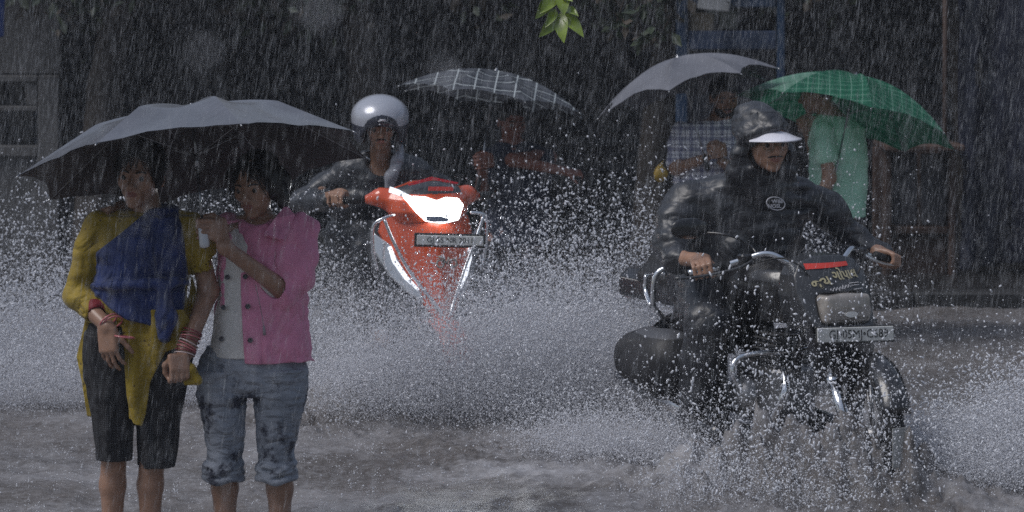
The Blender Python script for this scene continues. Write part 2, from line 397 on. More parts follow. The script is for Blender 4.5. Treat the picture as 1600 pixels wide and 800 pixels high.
    at_ = me.attributes.new('foam', 'FLOAT', 'POINT'); at_.data.foreach_set('value', fo.astype(np.float32))
    o = link('flood_water', me); tag(o, kind='structure')
road_and_water()
# ------------------------------------------------------------------ human figures
SKIN = mat('skin_brown', (.30, .165, .105), rough=.42, var=.12, vscale=30, bump=.0006, bscale=160, coat=.25, coat_r=.3)
SKIN_D = mat('skin_dark', (.33, .19, .13), rough=.42, var=.12, vscale=30, bump=.0006, bscale=160, coat=.25, coat_r=.3)
LIP = mat('lip_skin', (.28, .12, .09), rough=.35)
LIP_D = mat('lip_skin_dark', (.22, .085, .07), rough=.35)
HAIR = mat('black_hair', (.012, .011, .012), rough=.38, bump=.003, bscale=120, stretch=(1, 1, .25))
EYEW = mat('eye_white', (.24, .21, .19), rough=.15)
EYEB = mat('eye_iris', (.015, .01, .008), rough=.08)

class Head:
    def __init__(s, c, yaw=0, pitch=0, roll=0, sc=1.0): s.c = Vector(c); s.R = Rot(yaw, pitch, roll); s.s = sc
    def p(s, x, y, z): return s.c + s.R @ Vector((x, y, z)) * s.s
    def ell(s, g, c, r, k=.015, op='u', R2=None): g.ell(s.p(*c), [q * s.s for q in r], np.array(s.R if R2 is None else s.R @ R2), k, op)
    def cap(s, g, a, b, ra, rb, k=.012, op='u'): g.cap(s.p(*a), s.p(*b), ra * s.s, rb * s.s, k, op)
    def skull(s, g, jaw=1.0, nose=1.0):
        s.ell(g, (0, .014, .030), (.072, .093, .082), .02)
        s.ell(g, (0, -.020, -.030), (.059 * jaw, .070, .076), .03)
        s.ell(g, (0, -.066, -.093), (.022 * jaw, .018, .016), .03)
        for q in (-1, 1):
            s.ell(g, (.040 * q, -.056, -.020), (.022, .022, .020), .022)
            s.cap(g, (.012 * q, -.083, .017), (.044 * q, -.072, .018), .0095, .008, .014)
            s.ell(g, (.031 * q, -.100, -.001), (.016, .014, .011), .012, 's')
            s.ell(g, (.031 * q, -.0775, -.001), (.0135, .0125, .0115), .003)
            s.cap(g, (.017 * q, -.0865, .0058), (.046 * q, -.079, .0045), .0052, .0050, .004)
            s.cap(g, (.018 * q, -.0855, -.0085), (.044 * q, -.079, -.0075), .0042, .0040, .004)
            s.ell(g, (.0125 * q, -.0985, -.034), (.0085, .010, .0075), .006)
            s.ell(g, (.076 * q, .010, -.008), (.009, .020, .031), .008)
            s.ell(g, (.083 * q, .004, -.006), (.006, .011, .018), .004, 's')
            s.cap(g, (.020 * q, -.086, -.04), (.027 * q, -.080, -.056), .004, .003, .01)
        s.cap(g, (0, -.086, .010), (0, -.108 - .004 * nose, -.028), .008, .0125 * nose, .012)
        s.ell(g, (0, -.076, -.058), (.030, .018, .021), .015)
        s.cap(g, (-.015, -.0905, -.0515), (.015, -.0905, -.0515), .0055, .0055, .006)
        s.cap(g, (-.012, -.0885, -.0635), (.012, -.0885, -.0635), .0068, .0068, .005)
        s.cap(g, (-.022, -.096, -.0572), (.022, -.096, -.0572), .0016, .0016, .004, 's')
    def lipmask(s, C):
        R = np.array(s.R); q = (C - np.array(s.c)) @ R / s.s
        u = q[:, 0] / .021; v = (q[:, 2] + .0575) / .0100
        return (u * u + v * v < 1) & (q[:, 1] < -.07)
    def eyes(s, parent, off, look=(0, 0)):
        for q in (-1, 1):
            c = s.p(.031 * q, -.0793, -.001) - Vector(off)
            f = (s.R @ Rot(look[0], look[1]) @ Vector((0, -1, 0))).normalized()
            mb = MB(); r = .0122 * s.s
            prof = [(math.cos(t) * r, math.sin(t) * r) for t in np.linspace(0, math.pi, 18)]
            mb.lathe(prof, c, f, 20)
            o = mb.build('eye', [EYEW, EYEB], parent)
            cs = math.cos(rad(38))
            for pl in o.data.polygons:
                if (pl.center - c).normalized().dot(f) > cs: pl.material_index = 1
    def brows(s, parent, off, m=None):
        for q in (-1, 1):
            mb = MB(); pts = [s.p(x * q, y, z) - Vector(off) for x, y, z in ((.012, -.0935, .0165), (.024, -.093, .0215), (.036, -.087, .0215), (.047, -.078, .016))]
            mb.tube(spline(pts, 4), [.0018] + [.0032] * 10 + [.0022, .0012], 6); mb.build('eyebrow', m or HAIR, parent)

def hand(g, w, d, n, side, sc=1.0, curl=(20, 20, 20, 20), j2=None, spread=0.0, thumb=(.55, .75, .25), tcurl=20, k=.006):
    w = Vector(w); d = Vector(d).normalized(); n = Vector(n); n = (n - d * n.dot(d)).normalized(); side0 = Vector(side); side = d.cross(n); side = side if side.dot(side0) > 0 else -side
    R = np.array([[side[i], d[i], n[i]] for i in range(3)])
    g.box(w + d * .048 * sc, (.040 * sc, .048 * sc, .0135 * sc), R, .0125 * sc, .012)
    g.ell(w + d * .030 * sc + side * .022 * sc + n * .008 * sc, (.017 * sc, .03 * sc, .014 * sc), R, .012)
    offs = (.0295, .010, -.0095, -.028); bases = (.088, .092, .088, .079); lens = (.070, .078, .073, .057); rr = (.0086, .0088, .0084, .0074)
    for i in range(4):
        p = w + d * bases[i] * sc + side * offs[i] * sc; a = 0
        dd = (d + side * spread * (1.5 - i)).normalized()
        for j, fr in enumerate((.45, .31, .24)):
            a += (curl[i] if j == 0 else (j2[i] if j2 else curl[i] * 1.1))
            v = (dd * math.cos(rad(a)) + n * math.sin(rad(a))); q = p + v * lens[i] * fr * sc
            g.cap(p, q, rr[i] * sc * (1 - .07 * j), rr[i] * sc * (.94 - .07 * j), .004); p = q
    t = (d * thumb[0] + side * thumb[1] + n * thumb[2]).normalized(); p = w + d * .022 * sc + side * .026 * sc
    for j, ln in enumerate((.042, .032, .026)):
        q = p + t * ln * sc; g.cap(p, q, (.0115 - .0012 * j) * sc, (.0105 - .0014 * j) * sc, .006); p = q
        t = (t * math.cos(rad(tcurl)) + (d * .8 + n * .6).normalized() * math.sin(rad(tcurl))).normalized()

def fist(g, c, R, sc=1.0, k=.006):
    """hand closed round a bar through c; R columns: bar axis (towards the thumb), knuckle direction, back-of-hand direction"""
    c = Vector(c); ax, kn, up = [Vector(R.col[i]) for i in range(3)]
    g.box(c - kn * .028 * sc + up * .030 * sc, (.040 * sc, .036 * sc, .014 * sc), np.array(R), .012 * sc, .012)
    for i in range(4):
        o = (.031, .0105, -.0105, -.031)[i] * sc; r = (.0092, .0096, .0092, .0082)[i] * sc; b = c + ax * o
        pts = [b + up * .031 * sc + kn * .004 * sc, b + up * .024 * sc + kn * .030 * sc, b - up * .006 * sc + kn * .035 * sc, b - up * .024 * sc + kn * .016 * sc]
        g.chain(pts, [r * 1.08, r, r * .95, r * .85], .004)
    pts = [c - kn * .045 * sc + up * .018 * sc + ax * .030 * sc, c - kn * .030 * sc - up * .004 * sc + ax * .046 * sc, c - kn * .004 * sc - up * .022 * sc + ax * .042 * sc, c + kn * .016 * sc - up * .026 * sc + ax * .032 * sc]
    g.chain(pts, [.013 * sc, .0115 * sc, .0105 * sc, .009 * sc], .008)

def leg_rows(lst, Y, dy=0.0):
    """lst of (py, px centre, half width px, depth radius m [, extra depth])"""
    out = []
    for t in lst:
        py, cx, hw, ry = t[:4]; e = t[4] if len(t) > 4 else 0
        p = P(cx, py, Y); out.append((p.z, p.x, Y + dy + e, hw * Y / FPX, ry))
    return out

def ring_tube(mb, c, axis, ra, r, n=28, squash=1.0, side=None):
    """bangle: a ring of radius ra round axis at c"""
    c = Vector(c); ax = Vector(axis).normalized(); a = ax.cross(Vector((0, 1, 0))).normalized(); b = ax.cross(a)
    mb.tube([c + (a * math.cos(t) + b * math.sin(t) * squash) * ra for t in np.linspace(0, 2 * math.pi, n, endpoint=False)], r, 6, closed=True)
# ------------------------------------------------------------------ umbrella
def umbrella(label, C, nrm, R, sag, phase, m_top, m_rib, pole_len, handle_m, pale=None, shade_layer=None, nr=8, knuckle=True, scal=.055, pole_m=None, handle_r=.013, handle_len=.085, over=None):
    C = Vector(C); nz = Vector(nrm).normalized(); ux = Vector((1, 0, 0)); ux = (ux - nz * ux.dot(nz)).normalized(); uy = nz.cross(ux)
    apex = C + nz * sag
    root = empty('umbrella', apex); tag(root, label, 'umbrella')
    def prof(t):   # height over the rim plane along a rib
        if knuckle: return sag * (1 - (.40 * t * t / .55 if t < .55 else .22 + (t - .55) * 1.7333))
        return sag * (1 - t ** 2.0)
    def rp(a, t, dr=0, dh=0):
        r = R * t * (1 + dr); return C + ux * r * math.cos(a) + uy * r * math.sin(a) + nz * (prof(t) + dh)
    # canopy
    NT, NU = 18, 12; V = []; F = []; rnd = random.Random(int(C.x * 100) & 255)
    for s in range(nr):
        a0 = phase + 2 * math.pi * s / nr; a1 = phase + 2 * math.pi * (s + 1) / nr; b = len(V); ph = rnd.random() * 6
        for i in range(NT + 1):
            t = i / NT
            for j in range(NU + 1):
                u = j / NU; bow = 4 * u * (1 - u)
                tt = t * (1 - scal * bow * t)
                p = rp(a0, tt).lerp(rp(a1, tt), u)
                p += nz * (-.020 * bow * math.sin(math.pi * min(t, 1)) + .0035 * math.sin(9 * u + 7 * t + ph) * bow * t + .002 * math.sin(23 * u + ph * 2) * bow * t * t)
                # gathers near the rib tips
                e = min(u, 1 - u)
                p += nz * (.004 * math.sin(e * 60) * math.exp(-e * 9) * t ** 4)
                V.append(p - apex)
        for i in range(NT):
            for j in range(NU):
                q = b + i * (NU + 1) + j; F.append((q, q + NU + 1, q + NU + 2, q + 1))
    me = bpy.data.meshes.new('canopy'); me.from_pydata(V, [], F); me.materials.append(m_top); me.polygons.foreach_set('use_smooth', [True] * len(F))
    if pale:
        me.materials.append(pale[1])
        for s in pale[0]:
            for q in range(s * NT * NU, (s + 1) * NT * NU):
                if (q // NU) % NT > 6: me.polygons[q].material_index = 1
    uv = me.uv_layers.new(name='UVMap')
    import itertools
    per = (NT + 1) * (NU + 1)
    for lp in me.loops:
        k = lp.vertex_index; v = Vector(V[k]) + apex - C; uv.data[lp.index].uv = (v.dot(ux) + .5, v.dot(uy) + .5)
    me.update(); link('canopy', me, root)
    if shade_layer:  # added inner layer whose dark colour stands in for shade under the canopy
        ml = bpy.data.meshes.new('canopy_shade_layer'); ml.from_pydata([v * .999 - nz * .004 for v in V], [], F); ml.materials.append(shade_layer); ml.polygons.foreach_set('use_smooth', [True] * len(F)); ml.update(); link('canopy_shade_layer', ml, root)
    for s in range(nr):
        a0 = phase + 2 * math.pi * s / nr; mb = MB()
        pts = [rp(a0, t, 0, -.005) - apex for t in (.02, .2, .4, .55, .7, .85, 1.0)]
        mb.tube(pts, .0022, 6)
        k = rp(a0, .5, 0, -.006) - apex; mb.tube([k, -nz * (.17 * (sag / .23) + .02)], .0019, 5)
        tip = rp(a0, 1.0, 0, -.003) - apex; dirn = (rp(a0, 1.0) - rp(a0, .93)).normalized()
        mb.tube([tip - dirn * .004, tip + dirn * .016], [.0034, .0026], 8)
        mb.build('rib', m_rib, root)
    mb = MB(); mb.lathe([(-.03, .004), (-.03, .014), (.003, .015), (.005, .007), (.012, .006), (.015, .002), (.016, .0005)], (0, 0, 0), nz, 16); mb.build('ferrule', m_rib, root)
    pm = pole_m or m_rib
    mb = MB(); end = -nz * pole_len; mb.tube([-nz * .01, -nz * pole_len * .5], .0062, 12); mb.tube([-nz * pole_len * .5, end], .0048, 12); mb.tube([-nz * .175, -nz * .215], .0085, 12); mb.build('pole', pm, root)
    mb = MB(); h0 = end + nz * .01
    mb.lathe([(0, .004), (0, handle_r * .8), (-.006, handle_r), (-handle_len + .01, handle_r * 1.08), (-handle_len, handle_r * .9), (-handle_len - .004, .002)], h0, nz, 18); mb.build('handle', handle_m, root)
    return root, apex, nz

FAB = mat('umbrella_grey_nylon', (.080, .082, .102), rough=.30, bump=.0005, bscale=90, var=.2, vscale=6, sheen=.2, coat=.8, coat_r=.22, crease=.030, cscale=5)
STEEL = mat('rib_steel', (.35, .36, .38), rough=.3, metal=1)
CHROME = mat('chrome', (.75, .77, .80), rough=.12, metal=1, bump=.0004, bscale=40)

# ------------------------------------------------------------------ first girl: yellow tunic, blue scarf
def girl_yellow():
    Y = 9.1; base = Vector((P(205, 0, Y).x, Y, -.10))
    def W(px, py, dy=0): p = P(px, py, Y); return Vector((p.x, Y + dy, p.z))
    H = Head(W(221, 273, -.02), yaw=-10, pitch=2, roll=4, sc=1.02)
    lo = P(90, 910, Y) - Vector((0, .34, 0)); hi = P(345, 205, Y) + Vector((0, .25, 0))
    g = Grid((lo.x, Y - .34, -.11), (hi.x, Y + .25, hi.z), .0042)
    H.skull(g, .96, .95)
    g.chain([W(226, 300, .02), W(232, 345, .03)], [.043, .050], .02)
    g.loft(leg_rows([(332, 232, 45, .05, .02), (345, 230, 78, .07), (372, 228, 80, .085), (420, 225, 68, .09), (460, 222, 60, .08), (500, 220, 68, .09), (545, 215, 76, .10), (570, 215, 74, .09)], Y, .02), .03)
    # arm at viewer's left, hand relaxed in front
    g.chain([W(154, 356, .02), W(118, 462, .0), W(178, 503, -.13)], [.036, .036, .025], .02)
    hand(g, W(176, 503, -.13), (.10, -.10, -1), (.35, .75, 0), (1, -.1, .1), .98, (24, 16, 14, 20), (22, 20, 22, 26), .10, (.75, .55, .35), 14)
    # arm at viewer's right, fist holding the tunic hem
    g.chain([W(302, 358, .02), W(325, 455, .02), W(299, 538, -.13)], [.036, .036, .026], .02)
    fist(g, W(287, 569, -.165), Matrix(((-.92, .1, .35), (-.3, -.25, -.9), (-.1, -.95, .28))).to_3x3(), .92)
    g.cap(W(299, 538, -.13), W(292, 556, -.14), .026, .026, .02)
    # legs
    for cx, kx in ((174, 180), (233, 240)):
        g.chain([W(kx, 640, .02), W(kx - 2, 700, .01), W(cx, 760, .03), W(cx, 865, .03), W(cx, 893, .03)], [.065, .046, .045, .029, .031], .02)
        a = W(cx, 893, .03); g.chain([a, Vector((a.x, a.y - .10, -.075)), Vector((a.x + .004, a.y - .17, -.083))], [.033, .03, .02], .02)
    off = base
    me = g.mesh('girl_body', [SKIN_D, LIP_D], 2, lambda C: H.lipmask(C).astype(int), off)
    root = link('person', me, None, base)
    tag(root, 'girl in mustard tunic and blue scarf standing under the black umbrella', 'person')
    H.eyes(root, off, (-4, 0)); H.brows(root, off)
    # hair
    g = Grid(H.c - Vector((.16, .17, .16)), H.c + Vector((.16, .19, .20)), .0036)
    H.ell(g, (0, .022, .040), (.083, .100, .088), .02); H.ell(g, (-.062, -.01, .0), (.026, .045, .062), .02); H.ell(g, (.058, .0, .012), (.026, .045, .05), .02)
    H.ell(g, (-.070, .01, -.045), (.022, .04, .035), .02)
    H.ell(g, (0, .10, .01), (.06, .05, .06), .02)
    H.ell(g, (.008, -.105, -.002), (.063, .078, .076), .012, 's')
    g.noise(.006, 60, 60, 14, 1); g.noise(.0035, 160, 160, 30, 2)
    hr = link('hair', g.mesh('hair', HAIR, 1, None, off), root)
    mb = MB()
    rn = random.Random(3)
    for i in range(60):
        a = rn.uniform(-1.2, 1.2); x = .075 * math.sin(a); z0 = .085 + .02 * math.cos(a)
        p0 = H.p(x * .8, -.05 - rn.random() * .03, z0 * .95); p1 = H.p(x * 1.15 + rn.uniform(-.012, .012), -.088 + rn.random() * .02, .05 + rn.uniform(-.02, .015)); p2 = H.p(x * 1.3 + rn.uniform(-.02, .02), -.08 + rn.random() * .03 + abs(x) * .4, rn.uniform(-.03, .05) if abs(x) > .045 else rn.uniform(.03, .05))
        mb.tube([q - off for q in spline([p0, p1, p2], 3)], [.0016] * 6 + [.0005], 4)
    mb.build('loose_hair', HAIR, hr)
    # trousers
    BLK = black_knit()
    g = Grid((lo.x, Y - .22, W(0, 740).z), (hi.x, Y + .25, W(0, 470).z), .0042)
    g.loft(leg_rows([(478, 218, 62, .08), (510, 215, 80, .105), (560, 213, 84, .115), (590, 212, 78, .10), (600, 212, 70, .09)], Y, .02), .02)
    g.loft(leg_rows([(520, 172, 40, .10), (560, 172, 43, .10), (610, 177, 38, .095), (660, 179, 32, .085), (700, 179, 29, .078), (717, 179, 28, .075)], Y, .0), .02, ((5, .05, 1, 7), (9, .03, 2, -9)))
    g.loft(leg_rows([(520, 256, 38, .10), (560, 252, 45, .10), (610, 245, 42, .095), (660, 244, 34, .087), (705, 245, 31, .08), (729, 244, 30, .076)], Y, .02), .012, ((5, .05, 3, 6), (8, .03, 0, 12)))
    g.noise(.004, 9, 9, 16, 3); g.noise(.002, 22, 22, 40, 4)
    for cx in (181, 240): g.cap(W(cx, 700, .01), W(cx, 760, .01), .055, .055, 0, 's')
    link('trousers', g.mesh('trousers', BLK, 1, None, off), root)
    # tunic
    YEL = yellow_cloth(); RED = mat('red_hem', (.22, .02, .03), rough=.7)
    g = Grid((lo.x, Y - .28, W(0, 672).z), (hi.x, Y + .26, W(0, 315).z), .0040)
    rows = leg_rows([(330, 232, 50, .065, .02), (338, 231, 74, .08), (352, 230, 88, .092), (380, 226, 82, .105), (420, 222, 74, .112), (450, 220, 70, .11), (480, 218, 76, .11), (505, 216, 84, .118)], Y, .02)
    g.loft(rows, .02, ((6, .02, 1, 8),))
    g.chain([W(152, 352, .02), W(138, 390, .01), W(121, 462, .0), W(150, 483, -.065)], [.050, .049, .048, .040], .025)
    g.chain([W(300, 354, .02), W(312, 380, .01), W(318, 417, .01)], [.050, .049, .049], .025)
    g.noise(.004, 12, 12, 26, 5); g.noise(.0018, 34, 34, 50, 6)
    # open neck
    g.ell(W(238, 330, -.10), (.055, .06, .045), None, .01, 's'); g.cap(W(232, 300, .03), W(232, 345, .03), .058, .058, .004, 's')
    wave = lambda q: (lambda X, Z: Y + q + .010 * np.sin(X * 70 + Z * 6) + .006 * np.sin(X * 31 - Z * 17))
    Q = lambda l: [(W(a, b).x, W(a, b).z) for a, b in l]
    g.sheet(Q([(135, 470), (124, 520), (113, 562), (122, 600), (130, 657), (150, 655), (160, 600), (175, 520), (180, 470)]), wave(.075), .006)
    g.sheet(Q([(196, 478), (292, 478), (304, 500), (290, 535), (264, 545), (240, 592), (233, 640), (228, 659), (214, 655), (204, 612), (198, 540)]), wave(-.092), .006)
    g.sheet(Q([(198, 480), (206, 600), (207, 648), (220, 652), (222, 600), (215, 480)]), wave(-.088), .005)
    g.sheet(Q([(298, 430), (292, 480), (300, 540), (312, 520), (308, 470)]), wave(.03), .012)
    g.chain([W(285, 552, -.16), W(306, 566, -.165), W(318, 584, -.16), W(300, 586, -.16)], [.016, .020, .014, .012], .01)
    g.cap(W(320, 408, .01), W(322, 440, .01), .043, .043, 0, 's'); g.cap(W(142, 478, -.05), W(170, 497, -.11), .034, .030, 0, 's')
    def hem(C):
        e = np.array(W(150, 483, -.065)) - C; return (np.linalg.norm(e, axis=1) < .046) & (C[:, 0] > W(146, 0).x)
    link('tunic', g.mesh('tunic', [YEL, RED], 1, lambda C: hem(C).astype(int), off), root)
    # scarf
    BLU = mat('blue_scarf_cloth', (.012, .030, .135), rough=.62, var=.3, vscale=16, bump=.0008, bscale=70, sheen=.2, crease=.07, cscale=8, cstr=(1.3, 1, .6))
    g = Grid((lo.x, Y - .28, W(0, 545).z), (hi.x, Y + .26, W(0, 300).z), .0038)
    r2 = [(z, a, b - .006, c + .012, d + .020) for z, a, b, c, d in rows]
    for z, a, b, c, d in leg_rows([(545, 216, 84, .142)], Y, .014): r2.append((z, a, b, c, d))
    for z, a, b, c, d in leg_rows([(322, 238, 50, .075, .02)], Y, .02): r2.append((z, a, b, c, d))
    g.loft(r2, .02, ((5, .02, 2, 10),))
    g.noise(.006, 7, 7, 20, 7, ridge=True); g.noise(.003, 18, 18, 44, 8)
    g.clip_poly(Q([(243, 314), (262, 317), (278, 328), (287, 350), (292, 385), (295, 432), (292, 445), (288, 490), (282, 527), (262, 531), (252, 508), (232, 500), (205, 494), (178, 478), (158, 462), (144, 446), (146, 425), (153, 392), (180, 372), (205, 352), (225, 335)]), .01)
    g.chain([W(150, 443, -.06), W(185, 440, -.115), (W(235, 436, -.135)), W(280, 434, -.11), W(294, 438, -.06)], [.010, .016, .017, .016, .012], .015)
    g.chain([W(262, 445, -.115), W(268, 490, -.12), W(264, 518, -.115)], [.022, .032, .020], .03)
    g.chain([W(150, 446, -.05), W(158, 455, -.06), W(153, 462, -.05)], [.012, .009, .006], .01)
    link('scarf', g.mesh('scarf', BLU, 1, None, off), root)
    # bangles
    PINK = mat('pink_bangle', (.55, .16, .18), rough=.25, coat=.5); WHT = mat('pale_bangle', (.62, .5, .5), rough=.25, coat=.5); DRD = mat('dark_red_bangle', (.2, .02, .04), rough=.25, coat=.5)
    for (a, b, r, m, tl) in ((W(178, 494, -.12), W(190, 508, -.14), .034, PINK, .25), (W(184, 497, -.12), W(190, 508, -.14), .035, PINK, .3), (W(203, 518, -.135), W(200, 540, -.14), .036, PINK, 0)):
        mb = MB(); ring_tube(mb, a - off, (b - a), r, .0034); mb.build('bangle', m, root)
    ax = (W(292, 556, -.14) - W(308, 510, -.10))
    for i in range(9):
        mb = MB(); c = W(306, 512, -.105).lerp(W(296, 545, -.138), i / 8.0); ring_tube(mb, c - off, ax + Vector((.02 * math.sin(i), 0, 0)), .036, .0024)
        mb.build('bangle', [DRD, PINK, WHT][(i * 2 + (i > 5)) % 3] if i > 1 else DRD, root)
    return root

def black_knit():
    m = mat('black_dotted_knit', (.010, .010, .013), rough=.75, bump=.001, bscale=120)
    t = m.node_tree; n = t.nodes; l = t.links; b = n['Principled BSDF']
    tcn = n.new('ShaderNodeTexCoord'); vo = n.new('ShaderNodeTexVoronoi'); vo.inputs['Scale'].default_value = 130; vo.inputs['Randomness'].default_value = .15
    l.new(tcn.outputs['Object'], vo.inputs['Vector']); cr = n.new('ShaderNodeValToRGB'); l.new(vo.outputs['Distance'], cr.inputs[0])
    cr.color_ramp.elements[0].color = (.07, .075, .085, 1); cr.color_ramp.elements[1].color = (.008, .008, .011, 1); cr.color_ramp.elements[0].position = .18; cr.color_ramp.elements[1].position = .4
    l.new(cr.outputs[0], b.inputs['Base Color']); return m

def yellow_cloth():
    m = mat('mustard_cloth', (.30, .21, .012), rough=.68, var=.22, vscale=9, bump=.0008, bscale=90, sheen=.15, crease=.05, cscale=9, cstr=(1, 1, .8))
    t = m.node_tree; n = t.nodes; l = t.links; b = n['Principled BSDF']; src = b.inputs['Base Color'].links[0].from_socket
    # faint brown printed motif
    tcn = n.new('ShaderNodeTexCoord'); vo = n.new('ShaderNodeTexVoronoi'); vo.inputs['Scale'].default_value = 34; l.new(tcn.outputs['Object'], vo.inputs['Vector'])
    cr = n.new('ShaderNodeValToRGB'); l.new(vo.outputs['Distance'], cr.inputs[0]); cr.color_ramp.elements[0].color = (1, 1, 1, 1); cr.color_ramp.elements[1].color = (0, 0, 0, 1); cr.color_ramp.elements[0].position = .08; cr.color_ramp.elements[1].position = .2
    mxn = n.new('ShaderNodeMix'); mxn.data_type = 'RGBA'; l.new(cr.outputs[0], mxn.inputs[0]); l.new(src, mxn.inputs[6]); mxn.inputs[7].default_value = (.10, .06, .01, 1)
    l.new(mxn.outputs[2], b.inputs['Base Color']); return m

# ------------------------------------------------------------------ second girl: pink jacket, holds the umbrella
def girl_pink():
    Y = 9.15; base = Vector((P(390, 0, Y).x, Y, -.10))
    def W(px, py, dy=0): p = P(px, py, Y); return Vector((p.x, Y + dy, p.z))
    H = Head(W(402, 288, -.02), yaw=-20, pitch=10, roll=-4, sc=.99)
    Q = lambda l: [(W(a, b).x, W(a, b).z) for a, b in l]
    lo = W(140, 905); hi = W(510, 225)
    g = Grid((lo.x, Y - .34, -.11), (hi.x, Y + .26, hi.z), .0042)
    H.skull(g, .92, .9)
    g.chain([W(402, 312, .02), W(404, 350, .03)], [.041, .048], .02)
    g.loft(leg_rows([(338, 404, 40, .05, .02), (352, 408, 70, .07), (380, 410, 72, .085), (430, 410, 62, .085), (480, 408, 60, .08), (540, 400, 70, .09), (575, 395, 72, .085)], Y, .02), .03)
    # arm with the umbrella
    wr = W(362, 377, -.21)
    g.chain([W(472, 352, .02), W(462, 425, -.03), W(446, 452, -.05), wr], [.034, .034, .035, .025], .02)
    # closed hand round the handle just above its end
    fc = W(331, 350, -.2); axis = Vector((-.06, .0, 1)).normalized()
    kn = Vector((-.75, -.60, 0)).normalized(); up = axis.cross(kn)
    up = -up if up.y > 0 else up
    R = Matrix((axis, kn, up)).transposed()
    fist(g, fc + Vector((.004, .02, 0)), R, .95)
    g.cap(wr, fc - kn * .05 + up * .014, .025, .026, .02)
    # other arm laid behind the neighbour's shoulders, hand over her shoulder
    g.chain([W(352, 356, .05), W(290, 365, .17), W(205, 345, .13), W(186, 326, .06)], [.043, .036, .030, .025], .02)
    hand(g, W(188, 325, .05), (-.62, -.75, -.12), (0, -.45, -1), (-.8, .4, .1), 1.0, (30, 32, 34, 38), (24, 24, 26, 28), .08, (.7, .7, .1), 16)
    for kx, cx in ((350, 350), (432, 436)):
        g.chain([W(kx, 640, .02), W(kx, 700, .01), W(cx, 765, .03), W(cx, 870, .03), W(cx, 893, .03)], [.07, .05, .046, .030, .032], .02)
        a = W(cx, 893, .03); g.chain([a, Vector((a.x, a.y - .10, -.075)), Vector((a.x + .004, a.y - .17, -.083))], [.033, .03, .02], .02)
    off = base
    root = link('person', g.mesh('girl_body', [SKIN_D, LIP_D], 2, lambda C: H.lipmask(C).astype(int), off), None, base)
    tag(root, 'girl in pink jacket and rolled jeans holding the black umbrella', 'person')
    H.eyes(root, off, (-14, 4)); H.brows(root, off)
    g = Grid(H.c - Vector((.17, .17, .18)), H.c + Vector((.17, .21, .17)), .0036)
    H.ell(g, (0, .024, .038), (.080, .099, .086), .02); H.ell(g, (.062, .0, .0), (.024, .045, .055), .02); H.ell(g, (-.060, .0, .005), (.026, .045, .062), .02)
    H.ell(g, (-.075, .03, -.035), (.024, .04, .045), .02); H.ell(g, (.075, .04, -.05), (.022, .04, .05), .02)
    H.ell(g, (.02, .11, -.02), (.055, .05, .065), .02)
    H.ell(g, (-.004, -.108, -.006), (.062, .076, .075), .012, 's')
    g.noise(.006, 60, 60, 14, 11); g.noise(.0035, 160, 160, 30, 12)
    hr = link('hair', g.mesh('hair', HAIR, 1, None, off), root)
    mb = MB(); rn = random.Random(8)
    for i in range(60):
        a = rn.uniform(-1.2, 1.2); x = .075 * math.sin(a); z0 = .085 + .02 * math.cos(a)
        p0 = H.p(x * .8, -.05 - rn.random() * .03, z0 * .95); p1 = H.p(x * 1.15 + rn.uniform(-.012, .012), -.088 + rn.random() * .02, .05 + rn.uniform(-.02, .015)); p2 = H.p(x * 1.35 + rn.uniform(-.02, .02), -.08 + rn.random() * .03 + abs(x) * .4, rn.uniform(-.05, .05) if abs(x) > .045 else rn.uniform(.035, .055))
        mb.tube([q - off for q in spline([p0, p1, p2], 3)], [.0016] * 6 + [.0005], 4)
    mb.build('loose_hair', HAIR, hr)
    # jeans
    JN = jeans_mat()
    g = Grid((W(290, 0).x, Y - .2, W(0, 765).z), (hi.x, Y + .24, W(0, 530).z), .0040)
    g.loft(leg_rows([(540, 394, 74, .10), (570, 392, 86, .11), (600, 394, 88, .11), (618, 394, 84, .09)], Y, .02), .02)
    g.loft(leg_rows([(575, 347, 42, .10), (620, 346, 39, .095), (670, 350, 33, .085), (705, 352, 29, .075), (748, 349, 29, .07)], Y, .0), .012)
    g.loft(leg_rows([(575, 438, 44, .10), (620, 438, 42, .095), (670, 434, 34, .085), (705, 431, 30, .075), (748, 432, 29, .07)], Y, .01), .008)
    g.noise(.004, 7, 7, 24, 13); g.noise(.0035, 12, 12, 50, 14, ridge=True); g.noise(.0012, 40, 40, 70, 15)
    for cx, y0 in ((349, 735), (432, 735)):
        for dz, r in ((0, .012), (11, .013), (-9, .010)):
            c = W(cx, y0 + dz, .0)
            def f(X, Yy, Z, c=c, r=r):
                q = np.sqrt(((X - c.x) / 1.0) ** 2 + ((Yy - c.y) / 1.05) ** 2) - .066; return np.sqrt(q * q + (Z - c.z - .006 * np.sin(X * 60 + dz)) ** 2) - r
            g.put((c.x - .09, c.y - .09, c.z - .02), (c.x + .09, c.y + .09, c.z + .02), f, .008)
        g.cap(W(cx, 735, .0), W(cx, 770, .0), .052, .052, 0, 's')
    link('jeans', g.mesh('jeans', JN, 1, None, off), root)
    # vest
    TEE = mat('white_vest', (.68, .67, .65), rough=.8, bump=.001, bscale=60, var=.06, vscale=10)
    g = Grid((W(320, 0).x, Y - .2, W(0, 562).z), (W(480, 0).x, Y + .2, W(0, 335).z), .0042)
    rt = leg_rows([(346, 400, 30, .06, .02), (356, 402, 48, .075), (380, 404, 60, .095), (430, 402, 60, .10), (480, 398, 60, .098), (556, 392, 66, .105)], Y, .012)
    g.loft(rt, .015, ((7, .012, 0, 6),)); g.ell(W(398, 345, -.07), (.045, .05, .026), None, .008, 's'); g.noise(.003, 14, 14, 18, 16)
    link('vest', g.mesh('vest', TEE, 1, None, off), root)
    # jacket
    PK = mat('pink_denim', (.70, .26, .41), rough=.72, var=.08, vscale=14, bump=.0008, bscale=130, sheen=.2, crease=.05, cscale=7, cstr=(1.4, 1, .7))
